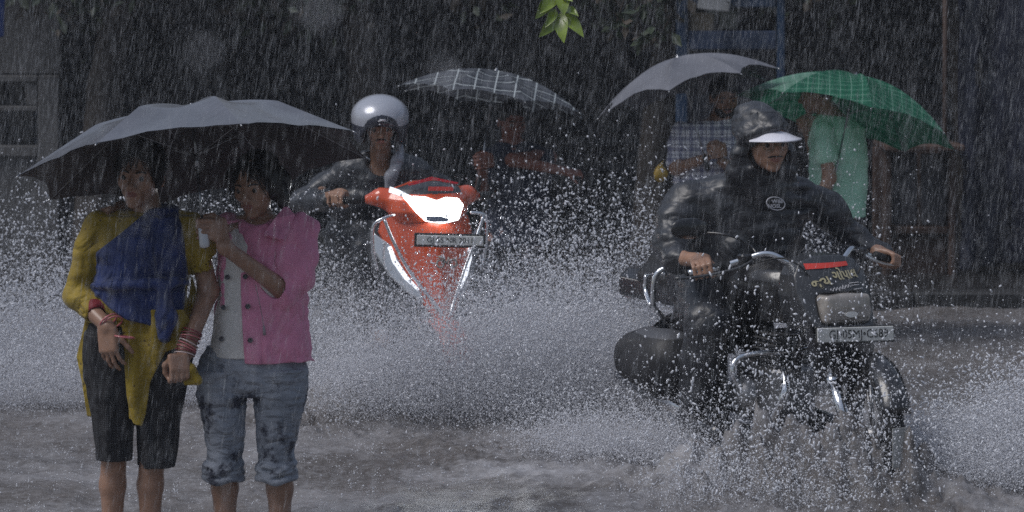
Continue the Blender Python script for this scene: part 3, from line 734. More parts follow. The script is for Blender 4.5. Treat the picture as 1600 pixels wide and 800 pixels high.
    g = Grid((W(305, 0).x, Y - .30, W(0, 585).z), (W(520, 0).x, Y + .27, W(0, 320).z), .0040)
    rj = leg_rows([(338, 408, 44, .06, .03), (346, 410, 68, .08, .01), (360, 412, 80, .095), (400, 412, 76, .112), (450, 410, 74, .115), (500, 409, 78, .118), (545, 409, 84, .122), (567, 408, 87, .124)], Y, .015)
    g.loft(rj, .02, ((5, .03, 1, 6), (9, .022, 2, -9)))
    g.chain([W(352, 356, .04), W(325, 362, .12)], [.055, .052], .02)
    g.chain([W(470, 356, .02), W(476, 395, -.01), W(470, 432, -.035), W(447, 456, -.065)], [.058, .054, .053, .050], .025)
    g.noise(.009, 9, 9, 7, 17, ridge=True); g.noise(.004, 18, 18, 22, 18, ridge=True)
    g.clip_poly(Q([(318, 330), (520, 330), (520, 573), (318, 573)]))
    # front opening over the vest
    op = Q([(372, 330), (378, 390), (381, 470), (388, 590), (352, 590), (354, 470), (358, 390), (350, 345)])
    def fo(X, Yy, Z): return np.maximum(poly_sdf(X, Z, np.array(op, np.float32)), Yy - (Y - .02))
    g.put((W(345, 0).x, Y - .3, W(0, 590).z), (W(392, 0).x, Y, W(0, 325).z), fo, .004, 's')
    g.ell(W(403, 332, -.05), (.060, .095, .040), None, .008, 's')
    # hollow rolled cuff
    c0 = W(447, 456, -.065); dv = (W(362, 377, -.21) - c0).normalized(); g.cap(c0 + dv * .040, c0 + dv * .07, .039, .039, 0, 's')
    jk = link('jacket', g.mesh('jacket', PK, 1, None, off), root)
    # collar flaps
    for pts, dys in (([(447, 322), (460, 336), (449, 371), (418, 361), (432, 340)], [(.0), (-.02), (-.10), (-.115), (-.07)]), ([(352, 352), (366, 366), (360, 388), (345, 372), (344, 358)], [-.06, -.10, -.115, -.10, -.07])):
        pv = [W(a, b, d) - off for (a, b), d in zip(pts, dys)]; nrm = (pv[1] - pv[0]).cross(pv[2] - pv[0]).normalized()
        if nrm.y > 0: nrm = -nrm
        mb = MB(); n = len(pv); mb.add([p + nrm * .004 for p in pv] + [p - nrm * .004 for p in pv], [tuple(range(n)), tuple(range(2 * n - 1, n - 1, -1))] + [(i, (i + 1) % n, n + (i + 1) % n, n + i) for i in range(n)])
        o = mb.build('collar', PK, root); bv = o.modifiers.new('b', 'BEVEL'); bv.width = .003; bv.segments = 2
    BTN = mat('dark_button', (.02, .018, .03), rough=.3, coat=.5)
    for a, b in ((359, 429), (388, 427), (353, 476), (392, 473), (350, 525), (396, 525)):
        c = W(a, b); dep = np.interp(-b, [-567, -500, -450, -400], [.124, .118, .115, .112]); z = abs((a - 409) / 80.0)
        mb = MB(); mb.lathe([(-.002, .0001), (-.002, .0085), (.003, .0095), (.005, .008), (.0035, .006), (.003, .0001)], Vector((c.x, Y + .015 - dep * math.sqrt(max(0, 1 - z * z)) - .006, c.z)) - off, (0, -1, 0), 16); mb.build('button', BTN, jk)
    mb = MB(); mb.tube(spline([W(404, 440, -.108) - off, W(412, 475, -.112) - off, W(417, 505, -.112) - off], 5), .0014, 5); mb.tube([W(417, 503, -.113) - off, W(418, 517, -.113) - off], [.004, .006], 8); mb.build('pendant', mat('cord', (.3, .25, .28), rough=.6), jk)
    # umbrella
    s_ = Rot(0, 0, 0)
    n = Vector((-math.sin(rad(7.5)), math.sin(rad(15.5)), 1)).normalized()
    hand_p = fc
    Cc = P(318, 250, 9.23)
    # rim centre placed so that the pole runs down to the hand
    HM = mat('umbrella_handle_grey', (.62, .64, .68), rough=.25, coat=.5)
    sag = .212; Cc = hand_p + n * .228
    Cc.x = P(318, 0, 9.2).x; 
    umb, apex, nz = umbrella('large black umbrella with grey wet canopy shared by the two girls', Cc, n, .625, sag, rad(65), FAB, STEEL, .425, HM, handle_len=.088, handle_r=.017, shade_layer=mat('painted_underside_shade', (.046, .037, .041), rough=.7, var=.2, vscale=9))  # dark brown of the inner layer carries the underside shade
    return root

def jeans_mat():
    m = mat('blue_grey_denim', (.19, .215, .26), rough=.8, var=.25, vscale=7, bump=.0008, bscale=110, col2=(.31, .335, .39), crease=.05, cscale=9, cstr=(.7, .7, 1.6))
    t = m.node_tree; n = t.nodes; l = t.links; b = n['Principled BSDF']; src = b.inputs['Base Color'].links[0].from_socket
    # dark wet and worn patches
    tcn = n.new('ShaderNodeTexCoord'); nz = n.new('ShaderNodeTexNoise'); nz.inputs['Scale'].default_value = 5.5; nz.inputs['Detail'].default_value = 6; nz.inputs['Roughness'].default_value = .7; l.new(tcn.outputs['Object'], nz.inputs['Vector'])
    cr = n.new('ShaderNodeValToRGB'); cr.color_ramp.elements[0].position = .53; cr.color_ramp.elements[1].position = .60; l.new(nz.outputs['Fac'], cr.inputs[0])
    mxn = n.new('ShaderNodeMix'); mxn.data_type = 'RGBA'; l.new(cr.outputs[0], mxn.inputs[0]); l.new(src, mxn.inputs[6]); mxn.inputs[7].default_value = (.030, .034, .055, 1)
    l.new(mxn.outputs[2], b.inputs['Base Color']); return m
def T(tag_, t0=[__import__('time').time()]):
    import time; print('TIME', tag_, round(time.time() - t0[0], 1)); t0[0] = time.time()
girl_yellow(); T('A'); girl_pink(); T('B')
# ------------------------------------------------------------------ vehicles. Local axes: x = rider's left, y = backwards, z = up; origin under the front wheel
BLKP = mat('black_bodywork', (.012, .012, .014), rough=.28, coat=.6, coat_r=.12, bump=.0006, bscale=60)
GREYP = mat('dark_grey_bodywork', (.035, .037, .042), rough=.38, coat=.45, bump=.0005, bscale=50)
RUB = mat('tyre_rubber', (.014, .014, .015), rough=.6, bump=.002, bscale=90)
ALU = mat('cast_aluminium', (.30, .30, .31), rough=.42, metal=.9, var=.15, vscale=20, bump=.001, bscale=90)
PLATE = mat('number_plate_white', (.50, .51, .50), rough=.4, var=.12, vscale=20)
INK = mat('plate_black_lettering', (.015, .015, .015), rough=.5)
COAT = mat('black_raincoat_nylon', (.026, .028, .034), rough=.42, bump=.0012, bscale=60, coat=.38, coat_r=.36, var=.35, vscale=9, crease=.035, cscale=6.5, cstr=(1, 1, 1.5))

def wheel(root, y, z, r, tr, wd, name='wheel', disc=True, rimr=None):
    w = empty(name, (0, y, z)); w.parent = root
    rimr = rimr or r - tr * 1.9
    mb = MB(); n = 40; m = 14; V = []; F = []
    for i in range(n):
        a = 2 * math.pi * i / n
        for j in range(m):
            b = 2 * math.pi * j / m; rr = r - tr + tr * math.cos(b) * (1.0 if math.cos(b) > 0 else .7); x = wd * .5 * math.sin(b)
            rr += (.0022 if (i % 2 and math.cos(b) > .5) else 0)
            V.append((x, rr * math.cos(a), rr * math.sin(a)))
    for i in range(n):
        for j in range(m): F.append((i * m + j, i * m + (j + 1) % m, ((i + 1) % n) * m + (j + 1) % m, ((i + 1) % n) * m + j))
    mb.add(V, F, True); mb.build('tyre', RUB, w)
    mb = MB(); mb.lathe([(-wd * .33, rimr + tr * .35), (-wd * .33, rimr - .006), (-wd * .1, rimr - .012), (wd * .1, rimr - .012), (wd * .33, rimr - .006), (wd * .33, rimr + tr * .35)], (0, 0, 0), (1, 0, 0), 36)
    mb.lathe([(-wd * .5, .0), (-wd * .5, .034), (wd * .5, .034), (wd * .5, 0)], (0, 0, 0), (1, 0, 0), 18)
    for k in range(5):
        a = 2 * math.pi * k / 5
        for s in (-.12, .12): mb.tube([(0, .03 * math.cos(a), .03 * math.sin(a)), (0, (rimr - .008) * math.cos(a + s), (rimr - .008) * math.sin(a + s))], .009, 6)
    mb.build('rim', ALU, w)
    if disc:
        mb = MB(); mb.lathe([(wd * .62, .04), (wd * .62, .11), (wd * .66, .11), (wd * .66, .04)], (0, 0, 0), (1, 0, 0), 28, False); mb.build('brake_disc', STEEL, w)
    return w

def arc_fender(root, y, z, r, wd, a0, a1, m, name='front_fender', flare=.0):
    V = []; F = []; n = 22; k = 9
    for i in range(n + 1):
        a = rad(a0 + (a1 - a0) * i / n)
        for lay in (0, 1):
            for j in range(k):
                u = -1 + 2 * j / (k - 1); rr = r - .028 * u * u - lay * .004 + flare * (i / n) ** 3
                V.append((wd * u * .5, y - rr * math.cos(a), z + rr * math.sin(a)))
    s = 2 * k
    for i in range(n):
        for j in range(k - 1):
            F.append((i * s + j, i * s + j + 1, (i + 1) * s + j + 1, (i + 1) * s + j)); F.append((i * s + k + j, (i + 1) * s + k + j, (i + 1) * s + k + j + 1, i * s + k + j + 1))
        F.append((i * s, (i + 1) * s, (i + 1) * s + k, i * s + k)); F.append((i * s + k - 1, i * s + 2 * k - 1, (i + 1) * s + 2 * k - 1, (i + 1) * s + k - 1))
    for i in (0, n):
        for j in range(k - 1): F.append((i * s + j, i * s + k + j, i * s + k + j + 1, i * s + j + 1))
    mb = MB(); mb.add(V, F, True); return mb.build(name, m, root)

def mirror(root, c, size, stem, m=BLKP, rot=None):
    mb = MB(); c = Vector(c)
    o = empty('mirror', c); o.parent = root
    V = []; F = []; n = 26; m_ = 8; rot = rot or Matrix.Identity(3)
    prof = [(-.55, .0), (-.5, .45), (-.3, .8), (-.05, .98), (.2, 1.0), (.3, .97), (.32, .93)]
    for (d, r) in prof:
        for j in range(n):
            a = 2 * math.pi * j / n; ca, sa = math.cos(a), math.sin(a); q = (abs(ca) ** 2.6 + abs(sa) ** 2.6) ** (-1 / 2.6)
            V.append(rot @ Vector((size[0] * r * ca * q, size[2] * d, size[1] * r * sa * q)))
    for i in range(len(prof) - 1):
        for j in range(n): F.append((i * n + j, i * n + (j + 1) % n, (i + 1) * n + (j + 1) % n, (i + 1) * n + j))
    mb.add(V, F, True); mb.build('mirror_shell', m, o)
    mb = MB(); b = (len(prof) - 1) * n; mb.add([Vector(V[b + j]) * .99 for j in range(n)], [tuple(range(n))[::-1]]); mb.build('mirror_glass', mat('mirror_glass', (.6, .62, .65), rough=.03, metal=1), o)
    mb = MB(); mb.tube([Vector(p) - c for p in spline(stem, 6)], .0055, 8); mb.build('mirror_stem', m, o)
    return o

def motorcycle():
    F0 = Vector((P(1334, 0, 10.3).x, 10.3, -.10)); yaw = 28
    root = empty('motorcycle', F0, (0, 0, rad(yaw)))
    tag(root, 'black motorcycle with windshield cowl ploughing through flood water', 'motorcycle')
    M = Matrix.Translation(F0) @ Matrix.Rotation(rad(yaw), 4, 'Z'); Mi = M.inverted()
    def Lc(px, py, Y): return Mi @ P(px, py, Y)
    fw = wheel(root, -.06, .30, .30, .040, .082); fw.location.x = .055; fw.rotation_euler.z = rad(-17); wheel(root, 1.25, .30, .30, .044, .088, disc=False)
    ff = arc_fender(root, 0, .0, .335, .12, 25, 150, BLKP, 'front_fender', .0); ff.location = (.055, -.06, .30); ff.rotation_euler.z = rad(-17)
    mb = MB(); mb.prism([(-.042, -.10), (.042, -.10), (.034, .05), (-.034, .05)], (-.06, -.395, .34), (1, 0, 0), (0, .08, 1), (0, .006, 0)); mb.build('mud_flap', mat('pale_mud_flap', (.35, .36, .36), rough=.4), root)
    # fork
    for s in (-1, 1):
        mb = MB(); mb.tube([(.05 + s * .10, -.06, .29), (.035 + s * .10, .06, .52)], [.026, .024], 14); mb.tube([(.036 + s * .10, .052, .50), (s * .105, .235, .88)], .0165, 14)
        mb.lathe([(0, .027), (.02, .027), (.022, .018)], (.036 + s * .10, .056, .51), (0, .42, .9), 14); mb.build('fork_leg', CHROME if s < 0 else ALU, root)
    # handlebar
    hb = [(-.49, .47, .930), (-.41, .42, .945), (-.29, .36, .985), (-.21, .31, 1.01), (-.14, .27, .975), (-.06, .255, .92), (.06, .255, .92), (.14, .27, .975), (.21, .31, 1.01), (.29, .36, .985), (.44, .42, .945), (.54, .47, .925)]
    mb = MB(); mb.tube(spline(hb, 5), .0125, 12); h = mb.build('handlebar', CHROME, root)
    for s in (-1, 1):
        mb = MB(); mb.tube([((.34 if s < 0 else .39) * s, .385, .967), ((.49 if s < 0 else .545) * s, .478, .924)], [.018, .0175], 14); mb.tube([((.49 if s < 0 else .545) * s, .478, .924), ((.497 if s < 0 else .552) * s, .482, .922)], .021, 14); mb.build('grip', RUB, h)
        mb = MB(); mb.bbox((s * .285, .355, .985), (.032, .022, .024), .008); mb.build('switch_box', BLKP, h)
        mb = MB(); mb.tube(spline([(s * .275, .32, .985), (s * .34, .33, .955), (s * .46, .39, .925), (s * .57, .445, .912)], 4), [.006] * 12 + [.009], 8); mb.build('lever', CHROME if s > 0 else GREYP, h)
        mb = MB(); mb.tube(spline([(s * .27, .33, .97), (s * .20, .20, 1.0), (s * .12, .14, .93), (s * .05, .20, .80)], 6), .004, 6); mb.build('cable', RUB, h)
    # mirrors
    mc = Lc(1078, 357, 10.50); mirror(root, mc, (.088, .043, .03), [mc + Vector((.07, .01, -.02)), Lc(1140, 368, 10.5), Lc(1172, 384, 10.52), Vector((-.24, .335, 1.0))])
    # headlight cowl
    g = Grid((-.24, -.06, .68), (.24, .42, 1.10), .0040)
    cx = 0.0
    outl = [(-.165, .775), (-.185, .85), (-.175, .93), (-.135, .985), (-.06, 1.005), (.06, 1.005), (.135, .985), (.175, .93), (.185, .85), (.165, .775), (.13, .70), (-.13, .70)]
    def front(X, Z): return .045 + 1.8 * X * X + .42 * (Z - .78) + 1.1 * np.maximum(Z - .90, 0) ** 1.5
    def fc_(X, Y, Z):
        p = poly_sdf(X, Z, np.array(outl, np.float32)); b = Y - (.30 - .15 * np.abs(X)); return np.maximum(np.maximum(p, front(X, Z) - Y), b)
    g.put((-.19, .0, .69), (.19, .36, 1.01), fc_, .01)
    g.box((0, .02, .80), (.118, .085, .062), None, .012, .004, 's')
    for s in (-1, 1): g.box((s * .195, .13, .84), (.014, .05, .09), np.array(Matrix.Rotation(rad(s * 14), 3, 'Y')), .01, .01, 's')
    cw = link('headlight_cowl', g.mesh('headlight_cowl', GREYP, 3), root)
    # headlight
    g = Grid((-.13, -.02, .72), (.13, .18, .88), .0035)
    g.box((0, .085, .80), (.112, .055, .058), None, .02, .005); g.ell((0, .06, .80), (.115, .045, .06), None, .02)
    LENS = mat('headlight_glass_unlit', (.30, .275, .25), rough=.12, coat=1, coat_r=.05, bump=.002, bscale=40, stretch=(3, 1, .3), var=.2, vscale=12)
    link('headlight', g.mesh('headlight', LENS, 2), root)
    mb = MB(); mb.prism([(.030 * math.cos(t), .012 * math.sin(t)) for t in np.linspace(0, 6.283, 16, endpoint=False)], (.0, .012, .782), (1, 0, 0), (0, .0, 1), (0, .012, 0)); mb.build('painted_bulb_glint', mat('painted_glint_pale', (.8, .8, .78), rough=.1, coat=1), root)  # pale oval painted in as the bright highlight on the headlight
    # sticker, lettering
    def on(x, z, extra=.0): return Vector((x, float(front(np.float32(x), np.float32(z))) - .003 - extra, z))
    RED = mat('red_sticker', (.62, .055, .04), rough=.4); GOLD = mat('pale_gold_sticker', (.42, .38, .24), rough=.4); WH = mat('white_sticker', (.62, .62, .66), rough=.4)
    V = []; F = []; nn = 14
    for i in range(nn + 1):
        x = -.125 + .20 * i / nn
        for z in (.956 + .008 * i / nn, .978 + .002 * i / nn): V.append(on(x, z, .002))
    for i in range(nn): F.append((2 * i, 2 * i + 2, 2 * i + 3, 2 * i + 1))
    mb = MB(); mb.add(V, F, True); mb.build('red_sticker', RED, cw)
    def word(t, x, z, size, m, rot=0, sx=1.0, bold=.0):
        o = text_mesh('lettering', t, size, m, cw, Matrix.Identity(4), .0006, sx, bold)
        for v in o.data.vertices:
            c, s = math.cos(rad(rot)), math.sin(rad(rot)); X = x + v.co.x * c - v.co.y * s; Z = z + v.co.x * s + v.co.y * c
            v.co = on(X, Z, .002 + v.co.z)
        return o
    word('જય', -.082, .902, .056, GOLD, 16, 1.05, .0010); word('ગોપાલ', .040, .930, .050, GOLD, 2, 1.1, .0010)
    # worn script flourish and two rows of illegible small print
    mb = MB(); mb.tube([on(-.055 + .0042 * i, .874 + .0006 * i + .0065 * math.sin(i * 1.75) * (1 if i % 5 else 1.6), .002) for i in range(26)], .0016, 5)
    rr_ = random.Random(5)
    for z_, x0_, x1_ in ((.897, .045, .098), (.888, .055, .100), (.872, .062, .115)):
        x = x0_
        while x < x1_:
            w_ = rr_.uniform(.003, .008); mb.tube([on(x, z_, .002), on(x + w_, z_ + rr_.uniform(-.001, .001), .002)], .0019, 4); x += w_ + .0022
    mb.build('lettering', WH, cw)
    # number plate
    pr_ = empty('number_plate', (.0, -.012, .705)); pr_.parent = root; pr_.rotation_euler = (rad(-6), rad(1), rad(-8))
    mb = MB(); mb.bbox((0, 0, 0), (.172, .004, .029), .003); mb.build('plate_board', PLATE, pr_)
    mb = MB(); mb.bbox((0, .005, 0), (.178, .003, .035), .003); mb.build('plate_surround', BLKP, pr_)
    text_mesh('plate_lettering', 'GJ•05MJ•C689', .049, INK, pr_, Matrix.Translation((.012, -.0046, .0)) @ Matrix.Rotation(rad(90), 4, 'X'), .0004, .92)
    # lower cover behind the plate
    g = Grid((-.22, -.02, .46), (.22, .30, .76), .0045)
    def lowf(X, Y, Z):
        p = poly_sdf(X, Z, np.array([(-.16, .745), (.185, .745), (.165, .60), (.12, .50), (-.06, .50), (-.12, .60)], np.float32)); return np.maximum(p, np.abs(Y - (.08 + 1.2 * X * X + .1 * (.74 - Z))) - .035)
    g.put((-.19, .02, .49), (.19, .26, .75), lowf, .01); link('lower_cover', g.mesh('lower_cover', BLKP, 3), root)
    # no indicators in view
    # tank, seat, side panels, tail
    g = Grid((-.24, .28, .55), (.24, 1.75, 1.02), .0055)
    g.loft([(.70, 0, .62, .12, .20), (.78, 0, .62, .16, .26), (.86, 0, .60, .165, .27), (.92, 0, .58, .13, .24), (.955, 0, .56, .07, .16)], .03); g.ell((0, .60, .86), (.165, .30, .11), None, .03)
    link('fuel_tank', g.mesh('fuel_tank', BLKP, 3), root)
    g = Grid((-.22, .74, .66), (.22, 1.75, .96), .0055); g.chain([(0, .86, .79), (0, 1.15, .80), (0, 1.45, .84)], [.09, .10, .085], .04); g.box((0, 1.15, .79), (.13, .36, .05), None, .04, .04); link('seat', g.mesh('seat', mat('seat_vinyl', (.012, .012, .013), rough=.45, bump=.001, bscale=200), 2), root)
    g = Grid((-.22, .70, .36), (.22, 1.80, .82), .0055)
    for s in (-1, 1): g.ell((s * .12, .98, .62), (.05, .22, .12), None, .03); g.box((s * .10, 1.40, .74), (.03, .26, .05), None, .02, .03)
    g.ell((0, 1.62, .78), (.10, .12, .06), None, .03); link('side_panel', g.mesh('side_panel', BLKP, 2), root)
    arc_fender(root, 1.25, .30, .36, .15, 35, 170, BLKP, 'rear_fender')
    mb = MB(); mb.bbox((0, .56, .40), (.11, .16, .13), .03); mb.bbox((0, .52, .57), (.07, .07, .09), .02)
    for k in range(8): mb.bbox((0, .50, .50 + .022 * k), (.10, .085, .004), .002)
    mb.lathe([(-.17, 0), (-.17, .05), (-.14, .085), (.14, .085), (.17, .05), (.17, 0)], (0, .62, .38), (1, 0, 0), 24); mb.build('engine', ALU, root)
    mb = MB(); mb.tube([(0, .25, .86), (0, .40, .55), (0, .45, .32), (0, .95, .30), (0, 1.0, .70)], .022, 10); mb.tube([(0, .25, .86), (0, .9, .76), (0, 1.6, .78)], .02, 10)
    for s in (-1, 1): mb.tube([(s * .11, 1.25, .30), (s * .09, .92, .38)], .018, 8); mb.tube([(s * .13, 1.22, .33), (s * .13, 1.08, .70)], .022, 10); mb.tube([(s * .06, .72, .30), (s * .27, .76, .31)], .012, 8)
    mb.build('frame', BLKP, root)
    mb = MB(); mb.tube(spline([(-.05, .44, .52), (-.09, .36, .42), (-.12, .50, .26), (-.15, .85, .25)], 6), .019, 12); mb.tube([(-.16, .82, .25), (-.18, 1.05, .28), (-.20, 1.50, .36)], [.03, .046, .042], 16); mb.build('exhaust', CHROME, root)
    # leg guard in front of the engine
    mb = MB(); mb.tube(spline([(-.30, .37, .46), (-.335, .38, .53), (-.28, .38, .588), (-.06, .34, .60), (.06, .34, .60), (.28, .38, .588), (.335, .38, .53), (.30, .37, .46)], 6), .0115, 10); mb.build('leg_guard', CHROME, root)
    # rear rail and side guard
    a = [Lc(1046, 418, 11.15), Lc(1030, 424, 11.15), Lc(1022, 440, 11.15), Lc(1020, 478, 11.15)]; b = [Lc(1010, 430, 11.3), Lc(1009, 455, 11.3), Lc(1017, 478, 11.2)]
    mb = MB(); mb.tube(spline(a, 5), .0125, 10); mb.tube(spline(b, 5), .011, 10); mb.tube([Lc(1008, 428, 11.3), Lc(1040, 428, 11.15)], .007, 8); mb.tube([a[0], Vector((-.10, 1.25, .88))], .0115, 10); mb.tube([a[-1], Vector((-.12, 1.2, .60))], .0115, 10); mb.build('side_guard', CHROME, root)
    # saddle bag
    c = Lc(1026, 560, 11.15); g = Grid(c - Vector((.26, .34, .22)), c + Vector((.26, .34, .22)), .0055)
    g.box(c, (.125, .24, .13), None, .12, .02); g.ell(c + Vector((-.02, -.06, -.01)), (.12, .2, .13), None, .05); g.noise(.022, 8, 8, 8, 21)
    bagm = mat('saddle_bag_vinyl', (.016, .016, .019), rough=.6, coat=.05, bump=.002, bscale=60); LIDM = mat('saddle_bag_grey_lid', (.08, .083, .095), rough=.5, bump=.001, bscale=60)
    link('saddle_bag', g.mesh('saddle_bag', [bagm, LIDM], 3, lambda C: (C[:, 2] > c.z + .11).astype(int)), root)
    # tail lamp
    mb = MB(); mb.bbox((0, 1.72, .70), (.05, .03, .03), .012); mb.build('tail_lamp', mat('red_lamp', (.35, .01, .01), rough=.2, coat=1), root)
    return root, M
MOTO, M_MOTO = motorcycle(); T('moto')

def moto_rider():
    Y = 10.95; base = Vector((P(1180, 0, 11.05).x, 11.05, -.10)); off = base
    W = lambda px, py, Yd=Y: P(px, py, Yd)
    Lw = lambda x, y, z: M_MOTO @ Vector((x, y, z))
    FAIR = mat('skin_fair_brown', (.37, .21, .14), rough=.42, var=.12, vscale=30, bump=.0006, bscale=160, coat=.25, coat_r=.3)
    H = Head(W(1198, 222, 10.82), yaw=16, pitch=3, roll=-2, sc=1.09)
    g = Grid((W(1010, 0).x, 10.35, -.12), (W(1440, 0).x, 11.45, W(0, 150).z), .0052)
    H.skull(g, 1.08, 1.1)
    g.chain([W(1196, 250, 10.87), W(1185, 290, 10.95)], [.056, .060], .02)
    g.loft([(W(0, y).z, W(x, 0).x, yy, hw * Y / FPX, ry) for y, x, hw, ry, yy in ((285, 1172, 70, .09, 10.98), (310, 1168, 76, .12, 10.98), (380, 1168, 70, .12, 11.02), (450, 1172, 66, .13, 11.08), (480, 1175, 68, .14, 11.08))], .03)
    gl = Lw(-.435, .445, .940); gr = Lw(.50, .447, .932)
    wl = W(1066, 404, 10.70); wr = W(1384, 394, 11.0)
    g.chain([W(1082, 300), W(1046, 380, 10.85), wl], [.045, .040, .032], .02); g.chain([W(1258, 304, 11.0), W(1318, 358, 11.05), wr], [.045, .040, .032], .02)
    for hc, wrist, s in ((gl, wl, -1), (gr, wr, 1)):
        ax = (Lw(s * .34, .385, .967) - Lw(s * .49, .478, .926)).normalized()      # towards the thumb
        kn = Vector((ax.y, -ax.x, 0)).normalized(); kn = kn if kn.y < 0 else -kn; kn = (kn + Vector((0, 0, -.12))).normalized()
        kn = (kn - ax * kn.dot(ax)).normalized(); up = ax.cross(kn); up = up if up.z > 0 else -up
        fist(g, hc, Matrix((ax, kn, up)).transposed(), 1.08); g.cap(wrist, hc - kn * .06 + up * .03, .030, .030, .02)
    hips = Lw(0, .98, .87); legs = []
    for s in (-1, 1):
        kn = Lw(s * .30, .62, .70); an = Lw(s * .26, .80, .28); hp = Lw(s * .11, 1.0, .84); legs.append((hp, kn, an)); g.chain([hp, kn, an], [.085, .062, .042], .02)
        g.chain([an, Lw(s * .28, .72, .22), Lw(s * .28, .60, .235)], [.045, .045, .032], .02)
    g.cap(legs[0][0], legs[1][0], .11, .11, .03)
    root = link('person', g.mesh('rider_body', [FAIR, LIP], 2, lambda C: H.lipmask(C).astype(int), off), None, base)
    tag(root, 'motorcycle rider in hooded black raincoat and white peaked cap', 'person')
    H.eyes(root, off, (6, 4)); H.brows(root, off)
    mb = MB()
    for s in (-1, 1): mb.tube([q - off for q in spline([H.p(0, -.0985, -.044), H.p(s * .014, -.0985, -.0445), H.p(s * .026, -.090, -.0475), H.p(s * .031, -.084, -.049)], 4)], [.0034] * 9 + [.002] * 3 + [.001], 6)
    mb.build('moustache', HAIR, root)
    # cap peak
    V = []; F = []; nu, nv = 16, 8
    for lay in (0, 1):
        for i in range(nu + 1):
            u = -1 + 2 * i / nu
            for j in range(nv + 1):
                v = j / nv; x = u * (.094 + .014 * v); y0 = -.088 + .055 * u * u; y = y0 - .085 * v * (1 - .55 * u * u) ; z = (1 - v) * (.022 + .026 * (1 - u * u)) + v * (.012 + .006 * (1 - u * u)) + (.004 if lay else 0)
                V.append(H.p(x + .010 * v, y, z) - off)
    K = (nu + 1) * (nv + 1)
    for i in range(nu):
        for j in range(nv):
            q = i * (nv + 1) + j; F.append((q, q + 1, q + nv + 2, q + nv + 1)); F.append((K + q, K + q + nv + 1, K + q + nv + 2, K + q + 1))
    for i in range(nu): q = i * (nv + 1) + nv; F.append((q, K + q, K + q + nv + 1, q + nv + 1))
    mb = MB(); mb.add(V, F, True); mb.build('cap_peak', mat('white_cap_peak', (.80, .80, .88), rough=.3, coat=.4), root)
    # glasses
    mb = MB()
    for s in (-1, 1):
        mb.tube([H.p(s * .032 + .021 * math.cos(t), -.1055 + .012 * abs(math.cos(t)) * (1 if math.cos(t) * s > 0 else 0), -.003 + .016 * math.sin(t)) - off for t in np.linspace(0, 2 * math.pi, 20, endpoint=False)], .0014, 5, closed=True)
        mb.tube([H.p(s * .054, -.092, .0) - off, H.p(s * .076, -.01, .004) - off], .0015, 5)
    mb.tube([H.p(-.011, -.107, 0) - off, H.p(.011, -.107, 0) - off], .0014, 5); mb.build('glasses', mat('glasses_frame', (.25, .22, .14), rough=.2, metal=.8), root)
    # raincoat with hood
    g = Grid((W(1005, 0).x, 10.40, W(0, 505).z), (W(1420, 0).x, 11.42, W(0, 145).z), .0052)
    g.loft([(W(0, y).z, W(x, 0).x, yy, hw * Y / FPX, ry) for y, x, hw, ry, yy in ((268, 1182, 44, .11, 10.93), (278, 1176, 84, .13, 10.96), (292, 1170, 106, .16, 10.98), (330, 1166, 112, .18, 11.0), (380, 1162, 108, .19, 11.03), (430, 1160, 108, .21, 11.07), (475, 1165, 112, .24, 11.08), (500, 1165, 116, .25, 11.08))], .04, ((5, .03, 1, 5), (9, .018, 0, -9)))
    g.chain([W(1078, 308), W(1060, 345, 10.92), W(1050, 380, 10.85), W(1062, 404, 10.72), W(1076, 406, 10.66)], [.096, .092, .080, .062, .045], .04)
    g.chain([W(1258, 306, 11.0), W(1296, 335, 11.04), W(1330, 364, 11.04), W(1378, 391, 10.99), W(1390, 396, 10.96)], [.090, .080, .070, .052, .042], .04)
    # hood
    H.ell(g, (0, .025, .046), (.108, .125, .108), .03); H.ell(g, (0, .015, -.03), (.098, .108, .105), .04); H.ell(g, (-.02, .05, .118), (.05, .06, .04), .05)
    H.cap(g, (0, .04, -.06), (-.01, .09, -.15), .095, .13, .05)
    H.cap(g, (-.070, -.070, .050), (.0, -.088, .060), .026, .028, .03); H.cap(g, (.0, -.088, .060), (.070, -.068, .050), .028, .024, .03)
    for s in (-1, 1): H.cap(g, (s * .080, -.05, .04), (s * .072, -.045, -.085), .022, .026, .02)
    H.ell(g, (-.045, .075, .085), (.07, .08, .07), .05); H.cap(g, (-.09, .0, .06), (-.105, .04, -.12), .035, .06, .04); H.cap(g, (.085, .0, .04), (.10, .04, -.12), .028, .05, .04)
    g.noise(.011, 7, 7, 15, 38, ridge=True)
    H.ell(g, (.004, -.105, -.052), (.074, .105, .090), .012, 's'); H.ell(g, (.0, -.05, -.03), (.070, .075, .085), .008, 's')
    for i, (a, b, c) in enumerate(((-.05, .06, 0), (-.03, .075, 1), (-.06, .045, 2))): H.cap(g, (-.05, -.04 + .03 * i, .125 - .012 * i), (.05, -.05 + .03 * i, .118 - .01 * i), .012, .012, .012)
    # collar shadow gap under the chin, placket
    g.noise(.012, 3.5, 3.5, 6, 31, ridge=True); g.noise(.008, 8, 8, 12, 32, ridge=True); g.noise(.004, 16, 16, 26, 33, ridge=True)
    ct = link('raincoat', g.mesh('raincoat', COAT, 2, None, off), root)
    # chest badge
    bp = W(1212, 318, 10.80) - off; WB = mat('badge_white_print', (.50, .50, .54), rough=.4)
    V = []; nn = 40
    mb = MB(); c = bp; mb.tube([c + Vector((.040 * math.cos(t), -.004 + .012 * math.cos(t), .027 * math.sin(t) - .006 * math.cos(t))) for t in np.linspace(0, 2 * math.pi, nn, endpoint=False)], .0026, 6, closed=True); o = mb.build('badge_ring', WB, ct)
    mt = Matrix.Translation(c) @ Matrix.Rotation(rad(18), 4, 'Z') @ Matrix.Rotation(rad(90), 4, 'X')
